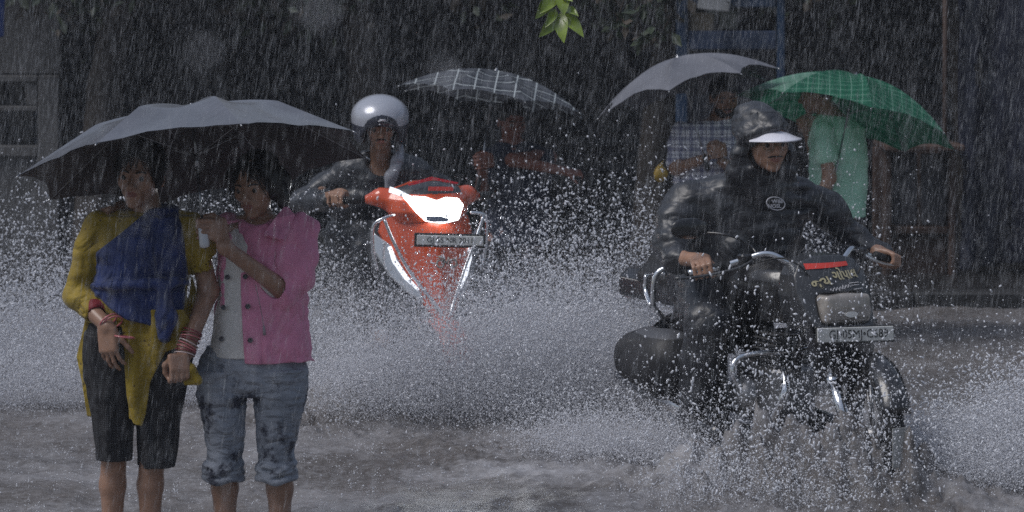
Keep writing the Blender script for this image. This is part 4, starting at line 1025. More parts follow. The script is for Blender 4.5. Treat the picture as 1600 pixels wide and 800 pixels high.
    text_mesh('badge_lettering', 'W&I', .022, WB, ct, mt @ Matrix.Translation((.004, .009, .006)), .001, 1.2, .0006); text_mesh('badge_lettering', 'NOSL', .022, WB, ct, mt @ Matrix.Translation((-.008, -.011, .006)), .001, 1.1, .0006)
    # rain trousers and boots
    g = Grid((W(1030, 0).x - .15, 10.2, -.12), (W(1380, 0).x, 11.6, .95), .0060)
    for s, (hp, kn, an) in zip((-1, 1), legs): g.chain([hp, kn, an], [.115, .095, .075], .04)
    g.cap(legs[0][0], legs[1][0], .14, .14, .04)
    g.noise(.012, 6, 6, 10, 35, ridge=True); g.noise(.006, 14, 14, 20, 36)
    link('rain_trousers', g.mesh('rain_trousers', COAT, 2, None, off), root)
    for s in (-1, 1):
        g = Grid(Lw(s * .27, .70, .2) - Vector((.25, .3, .14)), Lw(s * .27, .70, .2) + Vector((.25, .3, .20)), .0055)
        g.chain([Lw(s * .26, .80, .30), Lw(s * .28, .74, .235), Lw(s * .28, .58, .24)], [.055, .056, .042], .02); link('boot', g.mesh('boot', BLKP, 2, None, off), root)
moto_rider(); T('moto rider')

def scooter():
    F0 = Vector((P(690, 0, 12.1).x, 12.1, -.10)); yaw = 22
    root = empty('scooter', F0, (0, 0, rad(yaw))); tag(root, 'orange scooter with glowing headlight throwing up spray', 'scooter')
    M = Matrix.Translation(F0) @ Matrix.Rotation(rad(yaw), 4, 'Z'); Mi = M.inverted(); Lc = lambda px, py, Y: Mi @ P(px, py, Y)
    OR = mat('orange_scooter_paint', (.60, .085, .026), rough=.25, coat=.8, coat_r=.08, var=.06, vscale=5); BL = BLKP
    wheel(root, 0, .25, .25, .045, .095); wheel(root, 1.28, .25, .25, .045, .095, disc=False)
    arc_fender(root, 0, .25, .30, .15, 10, 150, OR, 'front_fender')
    mb = MB()
    for s in (-1, 1): mb.tube([(s * .075, 0, .25), (s * .075, .13, .58)], .018, 10)
    mb.tube([(0, .13, .56), (0, .26, .98)], .03, 12); mb.build('fork', GREYP, root)
    # apron
    g = Grid((-.34, -.10, .30), (.34, .42, 1.08), .0048)
    ap = [(-.215, 1.0), (-.235, .93), (-.19, .80), (-.135, .68), (-.07, .575), (0, .48), (.07, .575), (.135, .68), (.19, .80), (.235, .93), (.215, 1.0), (.10, 1.03), (-.10, 1.03)]
    nose = lambda X, Z: -.045 + .95 * np.abs(X) ** 1.25 + .28 * (Z - .5)
    g.sheet(ap, nose, .022, .004, ext=.12)
    link('apron', g.mesh('apron', OR, 3), root)
    g = Grid((-.36, -.05, .25), (.36, .50, 1.08), .0055)
    ap2 = [(-.25, .98), (-.275, .90), (-.26, .78), (-.22, .60), (-.16, .40), (.16, .40), (.22, .60), (.26, .78), (.275, .90), (.25, .98)]
    g.sheet(ap2, lambda X, Z: .10 + .5 * np.abs(X) ** 1.3 + .26 * (Z - .5), .03, .004, ext=.12); link('leg_shield', g.mesh('leg_shield', GREYP, 3), root)
    DRL = mat('silver_lamp_unit', (.55, .57, .60), rough=.12, metal=.7, coat=1); WHL = mat('white_lamp_strip', (.8, .82, .85), rough=.2, emis=(.85, .9, 1), es=.9)
    for s in (-1, 1):
        g = Grid((min(s * .04, s * .30), -.05, .50), (max(s * .04, s * .30), .40, 1.0), .0045)
        g.sheet([(s * .262, .93), (s * .265, .84), (s * .215, .73), (s * .15, .655), (s * .09, .61), (s * .095, .66), (s * .155, .76), (s * .205, .88)], lambda X, Z: nose(X, Z) - .008, .024, .004, ext=.12)
        o = link('side_lamp', g.mesh('side_lamp', DRL, 2), root)
        mb = MB(); q = lambda x, z, e=.03: (s * x, float(nose(np.float32(x), np.float32(z))) - e, z)
        mb.tube([q(.205, .865), q(.19, .80), q(.15, .725), q(.105, .67)], [.010, .012, .011, .006], 8); mb.build('lamp_strip', WHL, o)
    # chrome guard around the apron
    for s in (-1, 1):
        mb = MB(); mb.tube(spline([(s * .25, .10, 1.0), (s * .21, .09, .90), (s * .14, .06, .76), (s * .06, -.02, .63), (s * .015, -.07, .55)], 5), .0085, 8)
        k_ = .30 if s < 0 else .275
        mb.tube(spline([(s * .19, .12, 1.02), (s * .25, .10, 1.01), (s * k_, .12, .97), (s * k_, .13, .86), (s * (k_ - .02), .12, .76)], 6), .008, 8)
        mb.build('chrome_guard', CHROME, root)
    # handlebar cowl, headlight
    g = Grid((-.42, -.02, .94), (.42, .46, 1.26), .0048)
    g.loft([(.98, 0, .20, .17, .12), (1.03, 0, .19, .20, .14), (1.09, 0, .20, .20, .13), (1.14, 0, .22, .15, .11), (1.17, 0, .23, .07, .06)], .02)
    for s in (-1, 1): g.chain([(s * .12, .21, 1.08), (s * .22, .24, 1.095), (s * .275, .27, 1.085)], [.058, .038, .024], .04)
    link('handlebar_cowl', g.mesh('handlebar_cowl', [OR, GREYP], 3, lambda C: ((C[:, 2] > 1.115) & (C[:, 1] < .2) & (np.abs(C[:, 0]) < .16)).astype(int)), root)
    hl = [(-.150, 1.103), (-.10, 1.108), (-.05, 1.104), (.0, 1.086), (.05, 1.100), (.12, 1.092), (.145, 1.06), (.105, .992), (.02, .980), (-.055, .990), (-.105, 1.035)]
    g = Grid((-.22, -.04, .93), (.22, .30, 1.18), .0040)
    g.sheet(hl, lambda X, Z: .075 + 1.6 * X * X + .35 * (Z - 1.03), .035, .004, ext=.08)
    LIT = mat('lit_headlight', (.8, .82, .85), rough=.2, emis=(.93, .97, 1.0), es=4)
    h = link('headlight', g.mesh('headlight', LIT, 3), root)
    mb = MB(); mb.prism([(-.050, -.010), (-.02, -.016), (.050, -.018), (.062, -.004), (.02, .010), (-.055, .012)], (-.012, .029, 1.005), (1, 0, 0), (0, .35, 1), (0, .02, 0)); mb.build('reflector', mat('reflector_grey', (.25, .27, .32), rough=.15, metal=.9), h)
    ld = bpy.data.lights.new('headlight_beam', 'SPOT'); lo_ = bpy.data.objects.new('headlight_beam', ld); COL.objects.link(lo_); lo_.parent = h
    ld.energy = 18; ld.specular_factor = 0; ld.color = (.92, .96, 1); ld.spot_size = rad(60); ld.spot_blend = .8; ld.shadow_soft_size = .06; lo_.location = (0, -.0, 1.04)
    lo_.rotation_euler = Vector((.25, .97, .03)).to_track_quat('Z', 'Y').to_euler()
    V = WHL
    mb = MB(); mb.prism([(-.07, -.012), (.05, -.020), (.07, -.012), (-.02, .012), (-.06, .016)], (-.16, .10, 1.125), (1, .25, -.25), (0, .3, 1), (0, .02, 0)); mb.build('pilot_lamp', WHL, root)
    mb = MB(); mb.prism([(-.13, 0), (.0, .03), (.13, .0), (.12, -.008), (0, .016), (-.12, -.008)], (0, .115, 1.165), (1, 0, 0), (0, .3, 1), (0, .01, 0)); mb.build('red_trim', mat('red_trim', (.5, .02, .03), rough=.3), root)
    mb = MB(); mb.prism([(-.055, -.008), (.07, -.012), (.075, .006), (-.05, .011)], (.015, .074, 1.142), (1, 0, 0), (0, .35, 1), (0, .004, 0)); mb.build('red_sticker', mat('red_sticker', (.62, .055, .04)), root)
    # plate
    pr_ = empty('number_plate', (.03, -.035, .905)); pr_.parent = root; pr_.rotation_euler = (rad(-5), rad(2), rad(-14))
    mb = MB(); mb.bbox((0, 0, 0), (.158, .004, .023), .003); mb.build('plate_board', PLATE, pr_); mb = MB(); mb.bbox((0, .006, 0), (.170, .004, .033), .003); mb.build('plate_surround', BL, pr_)
    text_mesh('plate_lettering', 'GJ 05 NR 2011', .036, INK, pr_, Matrix.Translation((0, -.0046, 0)) @ Matrix.Rotation(rad(90), 4, 'X'), .0004, 1.0)
    # front emblem
    mb = MB(); e = mat('grey_emblem', (.30, .29, .26), rough=.5); mb.lathe([(0, .022), (.004, .022), (.004, .013), (0, .013)], (-.03, -.062, .80), (0, -1, .1), 18); mb.lathe([(0, .022), (.004, .022), (.004, .013), (0, .013)], (.035, -.062, .80), (0, -1, .1), 18); mb.tube([(-.04, -.066, .835), (-.015, -.068, .825), (.0, -.068, .80), (.012, -.066, .83)], .006, 6); mb.build('emblem', e, root)
    # bars and grips
    mb = MB(); mb.tube([(-.28, .27, 1.085), (-.46, .38, 1.07)], .019, 12); mb.build('grip', RUB, root); mb = MB(); mb.tube([(.28, .27, 1.085), (.40, .36, 1.08)], .019, 12); mb.build('grip', RUB, root)
    # floorboard, body, seat
    g = Grid((-.26, .20, .20), (.26, 1.75, .86), .007)
    g.box((0, .55, .30), (.17, .28, .04), None, .03, .03); g.loft([(.30, 0, 1.12, .17, .42), (.50, 0, 1.15, .19, .48), (.66, 0, 1.15, .18, .50), (.74, 0, 1.15, .14, .46)], .05); link('rear_body', g.mesh('rear_body', GREYP, 3), root)
    g = Grid((-.22, .60, .66), (.22, 1.70, .92), .007); g.box((0, 1.12, .77), (.14, .44, .05), None, .045, .03); link('seat', g.mesh('seat', mat('seat_vinyl', (.012, .012, .013)), 2), root)
    return root, M
SCOOT, M_SC = scooter(); T('scooter')

def scooter_rider():
    Y = 12.85; base = Vector((P(592, 0, 13.0).x, 13.0, -.10)); off = base; W = lambda px, py, Yd=Y: P(px, py, Yd); Lw = lambda x, y, z: M_SC @ Vector((x, y, z))
    H = Head(W(594, 198, 12.72), yaw=6, pitch=8, roll=0, sc=1.0)
    g = Grid((W(455, 0).x, 12.15, -.12), (W(730, 0).x, 13.35, W(0, 140).z), .006)
    H.skull(g, .98, 1.0)
    g.chain([W(594, 225, 12.76), W(596, 262, 12.85)], [.052, .056], .02)
    g.loft([(W(0, y).z, W(x, 0).x, yy, hw * Y / FPX, ry) for y, x, hw, ry, yy in ((258, 598, 52, .09, 12.88), (290, 598, 58, .12, 12.88), (350, 598, 54, .12, 12.92), (400, 598, 54, .13, 12.98), (430, 598, 56, .14, 13.0))], .03)
    gl = Lw(-.405, .346, 1.076); gr = Lw(.345, .318, 1.085); wl = W(490, 316, 12.66); wr = W(712, 318, 12.78)
    g.chain([W(545, 268), W(478, 312, 12.85), wl], [.052, .044, .032], .02); g.chain([W(652, 268), W(702, 320, 12.95), wr], [.052, .044, .032], .02)
    for hc, wrist, s in ((gl, wl, -1), (gr, wr, 1)):
        ax = (Lw(s * .28, .27, 1.085) - Lw(s * .40, .36, 1.08)).normalized(); kn = Vector((ax.y, -ax.x, 0)).normalized(); kn = kn if kn.y < 0 else -kn; up = ax.cross(kn); up = up if up.z > 0 else -up
        fist(g, hc, Matrix((ax, kn, up)).transposed(), 1.05); g.cap(wrist, hc - kn * .05 + up * .03, .030, .028, .02)
    legs = []
    for s in (-1, 1):
        hp = Lw(s * .11, 1.05, .84); kn = Lw(s * .17, .58, .80); an = Lw(s * .13, .56, .40); legs.append((hp, kn, an)); g.chain([hp, kn, an, Lw(s * .13, .42, .37)], [.085, .060, .042, .03], .02)
    g.cap(legs[0][0], legs[1][0], .11, .11, .03)
    root = link('person', g.mesh('rider_body', [SKIN, LIP], 2, lambda C: H.lipmask(C).astype(int), off), None, base)
    tag(root, 'scooter rider in silver helmet and dark grey raincoat', 'person')
    H.eyes(root, off, (0, 5)); H.brows(root, off)
    mb = MB()
    for s in (-1, 1): mb.tube([q - off for q in spline([H.p(0, -.0985, -.044), H.p(s * .014, -.0985, -.0445), H.p(s * .026, -.089, -.053)], 4)], [.0040] * 8 + [.001], 6)
    mb.build('moustache', HAIR, root)
    # helmet
    g = Grid(H.c - Vector((.21, .22, .17)), H.c + Vector((.21, .23, .22)), .0045)
    H.ell(g, (0, .02, .048), (.145, .165, .110), .02); H.ell(g, (0, .02, -.02), (.136, .155, .12), .03); H.ell(g, (0, .02, .035), (.105, .128, .105), .01, 's')
    H.ell(g, (0, -.13, -.075), (.105, .14, .100), .02, 's'); H.ell(g, (0, .0, -.14), (.12, .16, .085), .02, 's')
    SIL = mat('silver_helmet_shell', (.42, .44, .50), rough=.28, metal=.2, coat=.7, bump=.0005, bscale=80); NV = mat('navy_helmet_band', (.015, .018, .035), rough=.3, coat=.6)
    R = np.array(H.R); hc_ = np.array(H.c)
    def bandf(C):
        q = (C - hc_) @ R; front = q[:, 1] < -.02
        return ((((q[:, 0] / .085) ** 2 + ((q[:, 2] - .012) / .072) ** 2 < 1) & front) | (q[:, 2] < .022)).astype(int)
    hm = link('helmet', g.mesh('helmet', [SIL, NV], 3, bandf, off), root)
    mb = MB(); c = H.p(0, -.152, .060) - off; mb.tube([c + Vector((-.020, 0, -.004)), c + Vector((0, -.004, .002)), c + Vector((.018, 0, .004))], [.002, .005, .003], 6); mb.tube([c + Vector((-.012, 0, .008)), c + Vector((.006, -.004, .0)), c + Vector((.024, 0, -.003))], [.001, .003, .002], 6); mb.build('helmet_emblem', mat('white_sticker', (.6, .6, .62)), hm)
    # raincoat
    g = Grid((W(445, 0).x, 12.2, W(0, 450).z), (W(745, 0).x, 13.4, W(0, 215).z), .006)
    g.loft([(W(0, y).z, W(x, 0).x, yy, hw * Y / FPX, ry) for y, x, hw, ry, yy in ((232, 598, 30, .08, 12.82), (245, 598, 52, .11, 12.86), (262, 600, 80, .14, 12.88), (300, 600, 84, .16, 12.9), (360, 598, 84, .17, 12.94), (430, 598, 88, .22, 13.0))], .04, ((5, .03, 1, 5), (8, .02, 0, -8)))
    g.chain([W(545, 270), W(508, 295, 12.88), W(476, 312, 12.84), W(492, 316, 12.66), W(500, 316, 12.60), gl + (wl - gl) * .45], [.085, .080, .070, .050, .044, .040], .04); g.chain([W(652, 270), W(686, 300, 12.95), W(706, 322, 12.93), W(712, 320, 12.82)], [.085, .078, .068, .052], .04)
    H.ell(g, (0, -.12, -.06), (.075, .12, .085), .01, 's'); g.cap(H.p(0, 0, -.05), W(596, 255, 12.78), .068, .06, .01, 's')
    g.noise(.014, 5, 5, 8, 41, ridge=True); g.noise(.007, 12, 12, 18, 42)
    GC = mat('dark_grey_raincoat', (.030, .033, .040), rough=.42, bump=.0015, bscale=60, coat=.3, coat_r=.3, var=.35, vscale=7, crease=.05, cscale=8); GL = mat('light_grey_lining', (.30, .31, .35), rough=.4, bump=.002, bscale=25)
    ct = link('raincoat', g.mesh('raincoat', GC, 2, None, off), root)
    g = Grid((W(590, 0).x, 12.5, W(0, 315).z), (W(650, 0).x, 12.9, W(0, 215).z), .005)
    g.chain([W(628, 228, 12.80), W(622, 250, 12.73), W(612, 275, 12.715), W(606, 305, 12.72)], [.012, .030, .030, .020], .02); g.noise(.006, 14, 14, 20, 43, ridge=True)
    link('coat_lapel', g.mesh('coat_lapel', GL, 2, None, off), ct)
    g = Grid((W(500, 0).x, 12.3, .2), (W(700, 0).x, 13.5, .95), .007)
    for hp, kn, an in legs: g.chain([hp, kn, an], [.11, .085, .065], .04)
    g.cap(legs[0][0], legs[1][0], .13, .13, .04); g.noise(.01, 7, 7, 10, 45, ridge=True); link('rain_trousers', g.mesh('rain_trousers', GC, 2, None, off), root)
scooter_rider(); T('scooter rider')
# ------------------------------------------------------------------ three people under umbrellas behind
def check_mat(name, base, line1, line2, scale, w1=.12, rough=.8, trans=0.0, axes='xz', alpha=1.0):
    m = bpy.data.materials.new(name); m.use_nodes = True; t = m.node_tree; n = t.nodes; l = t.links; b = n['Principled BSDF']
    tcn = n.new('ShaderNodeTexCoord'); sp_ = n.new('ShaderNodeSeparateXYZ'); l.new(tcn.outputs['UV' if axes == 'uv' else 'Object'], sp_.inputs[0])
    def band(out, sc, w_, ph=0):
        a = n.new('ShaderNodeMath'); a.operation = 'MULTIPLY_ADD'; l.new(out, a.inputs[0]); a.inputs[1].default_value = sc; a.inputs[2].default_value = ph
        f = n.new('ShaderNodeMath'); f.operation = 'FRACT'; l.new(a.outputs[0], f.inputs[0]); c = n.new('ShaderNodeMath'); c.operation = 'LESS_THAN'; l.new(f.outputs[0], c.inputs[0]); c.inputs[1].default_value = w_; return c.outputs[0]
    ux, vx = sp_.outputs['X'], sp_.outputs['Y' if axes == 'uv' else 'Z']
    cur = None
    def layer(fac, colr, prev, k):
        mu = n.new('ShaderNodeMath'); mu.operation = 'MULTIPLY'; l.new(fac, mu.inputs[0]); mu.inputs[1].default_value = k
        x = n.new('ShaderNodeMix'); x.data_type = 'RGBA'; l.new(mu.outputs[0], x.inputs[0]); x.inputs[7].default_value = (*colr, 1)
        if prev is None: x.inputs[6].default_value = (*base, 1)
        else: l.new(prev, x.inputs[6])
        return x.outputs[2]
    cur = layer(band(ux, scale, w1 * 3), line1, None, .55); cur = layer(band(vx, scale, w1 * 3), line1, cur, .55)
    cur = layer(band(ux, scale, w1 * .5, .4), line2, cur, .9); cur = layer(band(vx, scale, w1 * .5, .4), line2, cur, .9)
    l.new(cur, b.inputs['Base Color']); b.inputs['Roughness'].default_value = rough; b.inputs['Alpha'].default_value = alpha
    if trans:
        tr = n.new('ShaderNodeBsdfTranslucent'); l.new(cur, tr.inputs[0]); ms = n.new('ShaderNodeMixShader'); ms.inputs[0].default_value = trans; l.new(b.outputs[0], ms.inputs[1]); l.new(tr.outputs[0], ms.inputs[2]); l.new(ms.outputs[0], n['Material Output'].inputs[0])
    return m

def bystander(label, Y, head, hy, torso, sleeves, arms, shirt, trouser, fists=(), hands=(), skin=SKIN_D, hood=None, bare=None, hair=True):
    """head: px,py ; torso rows (py, cx, hw, ry); arms: list of joint lists [(px,py,dy)..]"""
    W = lambda px, py, dy=0: P(px, py, Y) + Vector((0, dy, 0)); cx = torso[0][1]
    base = Vector((W(cx, 0).x, Y, -.10)); off = base; H = Head(W(*head), **hy)
    xs = [j[0] for a in arms for j in a] + [cx - 80, cx + 80]
    g = Grid((W(min(xs) - 30, 0).x, Y - .5, -.11), (W(max(xs) + 30, 0).x, Y + .32, H.c.z + .16), .0065)
    H.skull(g); g.chain([H.p(0, .02, -.06), W(torso[0][1], torso[0][0], .03)], [.050, .055], .02)
    rows = [(W(0, y).z, W(x, 0).x, Y + .02, hw * Y / FPX, ry) for y, x, hw, ry in torso]
    g.loft([(a, b, c, d * .9, e * .9) for a, b, c, d, e in rows], .03)
    for a in arms: g.chain([W(*j) for j in a], [.046, .038, .026][:len(a)] if len(a) == 3 else [.038, .028], .02)
    for (c, d, n_, sd_) in hands: hand(g, W(*c), d, n_, sd_, 1.0, (25, 28, 30, 34))
    for (c, Rm) in fists: fist(g, W(*c), Rm, 1.05)
    for s in (-1, 1): g.chain([W(cx + s * 24, torso[-1][0], .02), W(cx + s * 24, torso[-1][0] + 130, .0), Vector((W(cx + s * 24, 0).x, Y + .03, -.04)), Vector((W(cx + s * 24, 0).x, Y - .12, -.07))], [.085, .055, .04, .035], .02)
    root = link('person', g.mesh('bystander_body', [skin, LIP_D], 2, lambda C: H.lipmask(C).astype(int), off), None, base); tag(root, label, 'person')
    if hair:
        H.eyes(root, off); H.brows(root, off)
        g = Grid(H.c - Vector((.15, .16, .14)), H.c + Vector((.15, .18, .18)), .006)
        H.ell(g, (0, .020, .036), (.080, .098, .088), .02); H.ell(g, (0, -.100, -.022), (.064, .070, .075), .012, 's'); H.ell(g, (0, .05, -.09), (.1, .1, .05), .012, 's'); g.noise(.006, 60, 60, 40, 51)
        link('hair', g.mesh('hair', HAIR, 1, None, off), root)
    g = Grid((W(min(xs) - 40, 0).x, Y - .5, W(0, torso[-1][0] + 16).z), (W(max(xs) + 40, 0).x, Y + .34, W(0, torso[0][0] - 14).z), .006)
    g.loft([(a, b, c, d, e) for a, b, c, d, e in rows], .03, ((5, .03, 1, 5), (8, .02, 2, -8)))
    for s in sleeves: g.chain([W(*j[:3]) for j in s], [j[3] for j in s], .03)
    g.cap(H.c, W(torso[0][1], torso[0][0], .02), .06, .062, .01, 's')
    g.noise(.008, 6, 6, 14, 52, ridge=True); g.noise(.004, 16, 16, 26, 53)
    link('shirt', g.mesh('shirt', shirt, 2, None, off), root)
    g = Grid((W(cx - 80, 0).x, Y - .25, -.05), (W(cx + 80, 0).x, Y + .28, W(0, torso[-1][0] - 12).z), .008)
    for s in (-1, 1): g.chain([W(cx + s * 22, torso[-1][0] + 4, .02), W(cx + s * 25, torso[-1][0] + 130, .0), Vector((W(cx + s * 25, 0).x, Y + .03, .04))], [.115, .085, .065], .03)
    g.noise(.008, 8, 8, 14, 54, ridge=True); link('trousers', g.mesh('trousers', trouser, 2, None, off), root)
    return root, H, W

def bystanders():
    Y = 14.5
    DT = mat('dark_trousers', (.02, .022, .03), rough=.8); 
    CH = check_mat('blue_white_check_shirt', (.85, .85, .9), (.07, .08, .22), (.02, .03, .10), 17)
    up = Matrix(((-.1, -.9, .3), (.15, -.35, -.9), (1, 0, .1)))   # pole axis up, knuckles left
    Rm = Matrix(((-.15, -.75, .65), (.0, -.66, -.75), (1, -.1, .1)))
    r, H, W = bystander('bearded man in blue check shirt under the grey umbrella', Y, (1131, 152), dict(yaw=10, pitch=12, roll=-6),
        [(186, 1124, 22, .06), (194, 1105, 40, .10), (206, 1098, 50, .12), (250, 1096, 44, .13), (300, 1098, 44, .13), (345, 1098, 46, .13)],
        [[(1064, 206, .0, .062), (1056, 250, -.03, .058)], [(1136, 206, 0, .06), (1140, 240, -.05, .055)]],
        [[(1062, 206, 0), (1055, 262, -.06), (1098, 243, -.22)], [(1136, 206, 0), (1142, 262, -.04), (1122, 248, -.2)]], CH, DT, fists=[((1110, 232, -.24), Rm)], skin=SKIN)
    # beard
    off = r.location; g = Grid(H.c - Vector((.12, .15, .14)), H.c + Vector((.12, .1, .05)), .005)
    H.ell(g, (0, -.028, -.064), (.062, .066, .058), .01); H.ell(g, (0, -.12, -.02), (.05, .075, .042), .01, 's'); H.cap(g, (-.012, -.1, -.058), (.012, -.1, -.058), .010, .010, .006, 's'); H.cap(g, (-.022, -.096, -.046), (.022, -.096, -.046), .006, .006, .004); g.noise(.003, 90, 90, 60, 55)
    link('beard', g.mesh('beard', HAIR, 1, None, off), r)
    MINT = mat('mint_green_tshirt', (.46, .80, .62), rough=.8, var=.06, vscale=10, bump=.001, bscale=60)
    r, H, W = bystander('man in mint green tshirt turned away under the green umbrella', Y, (1278, 146), dict(yaw=-110, pitch=10, roll=0),
        [(178, 1300, 22, .06), (186, 1302, 34, .11), (200, 1306, 46, .14), (250, 1312, 47, .16), (300, 1310, 46, .16), (340, 1308, 46, .16)],
        [[(1282, 205, -.12, .068), (1286, 240, -.15, .068)], [(1318, 200, .12, .06), (1305, 240, .15, .06)]],
        [[(1282, 205, -.12), (1290, 275, -.18), (1262, 322, -.26)], [(1300, 205, .12), (1280, 250, .16), (1262, 205, .05)]], MINT, DT, fists=[((1257, 195, .0), Matrix(((-.2, -.95, .2), (0, -.2, -.95), (1, -.1, .1))))])
    DK = mat('dark_blue_shirt', (.022, .028, .05), rough=.8, bump=.001, bscale=60, var=.3, vscale=8); RB = mat('reddish_forearm_skin', (.20, .075, .05), rough=.5)
    r, H, W = bystander('man in dark shirt holding the small checked umbrella', Y + .1, (800, 190), dict(yaw=20, pitch=10, roll=0),
        [(220, 800, 22, .06), (228, 806, 40, .10), (242, 810, 54, .13), (290, 812, 50, .14), (340, 812, 48, .14), (385, 812, 48, .14)],
        [[(764, 246, -.02, .062), (760, 275, -.06, .058)], [(852, 246, -.02, .062), (842, 262, -.1, .058)]],
        [[(762, 246, 0), (752, 300, -.08), (756, 262, -.25)], [(858, 246, 0), (800, 246, -.22), (880, 262, -.28)]], DK, DT, fists=[((752, 248, -.27), Rm)], hands=[((880, 262, -.28), (1, -.1, -.12), (0, .2, -1), (0, -1, 0))], skin=RB)
    n1 = Vector((-math.sin(rad(15)), math.sin(rad(8)), 1)).normalized()
    G2 = mat('umbrella_pale_grey_nylon', (.15, .155, .18), rough=.5, bump=.0008, bscale=80, var=.12, vscale=5); BH = mat('black_handle', (.015, .015, .016), rough=.4)
    umbrella('slate grey umbrella held over the man in check shirt', P(1074, 146, Y - .2), n1, .53, .21, rad(-60), G2, STEEL, .58, BH, knuckle=False, scal=.12)
    n2 = Vector((math.sin(rad(14)), math.sin(rad(12)), 1)).normalized()
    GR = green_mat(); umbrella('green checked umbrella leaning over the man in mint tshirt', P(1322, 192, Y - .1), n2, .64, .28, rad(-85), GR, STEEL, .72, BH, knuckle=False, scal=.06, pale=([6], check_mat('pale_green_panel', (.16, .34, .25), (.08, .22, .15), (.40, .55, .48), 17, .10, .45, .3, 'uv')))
    n3 = Vector((math.sin(rad(9)), math.sin(rad(6)), 1)).normalized()
    PL = check_mat('grey_white_check_umbrella', (.035, .04, .05), (.12, .13, .15), (.60, .66, .68), 9, .13, .5, .25, 'uv')
    umbrella('small checked black and white umbrella behind the scooter rider', P(768, 158, Y - .1), n3, .545, .175, rad(-70), PL, STEEL, .62, BH, knuckle=False, scal=.07, pole_m=STEEL)
    # small yellow bag
    g = Grid(P(1015, 290, 14.3) - Vector((0, .1, .05)), P(1050, 245, 14.3) + Vector((0, .1, .05)), .005); c = P(1032, 272, 14.3)
    g.ell(c, (.045, .03, .05), None, .02); g.cap(c + Vector((0, 0, .04)), c + Vector((.02, 0, .085)), .012, .006, .02); g.noise(.008, 18, 18, 18, 61, ridge=True)
    tag(link('carrier_bag', g.mesh('carrier_bag', mat('yellow_plastic', (.42, .28, .05), rough=.4), 1, None, c), None, c), 'small yellow plastic bag hanging beside man in check shirt', 'bag')

def green_mat():
    m = check_mat('green_check_umbrella', (.008, .15, .075), (.0, .09, .045), (.25, .45, .35), 17, .10, .45, .3, 'uv'); return m
bystanders(); T('bystanders')

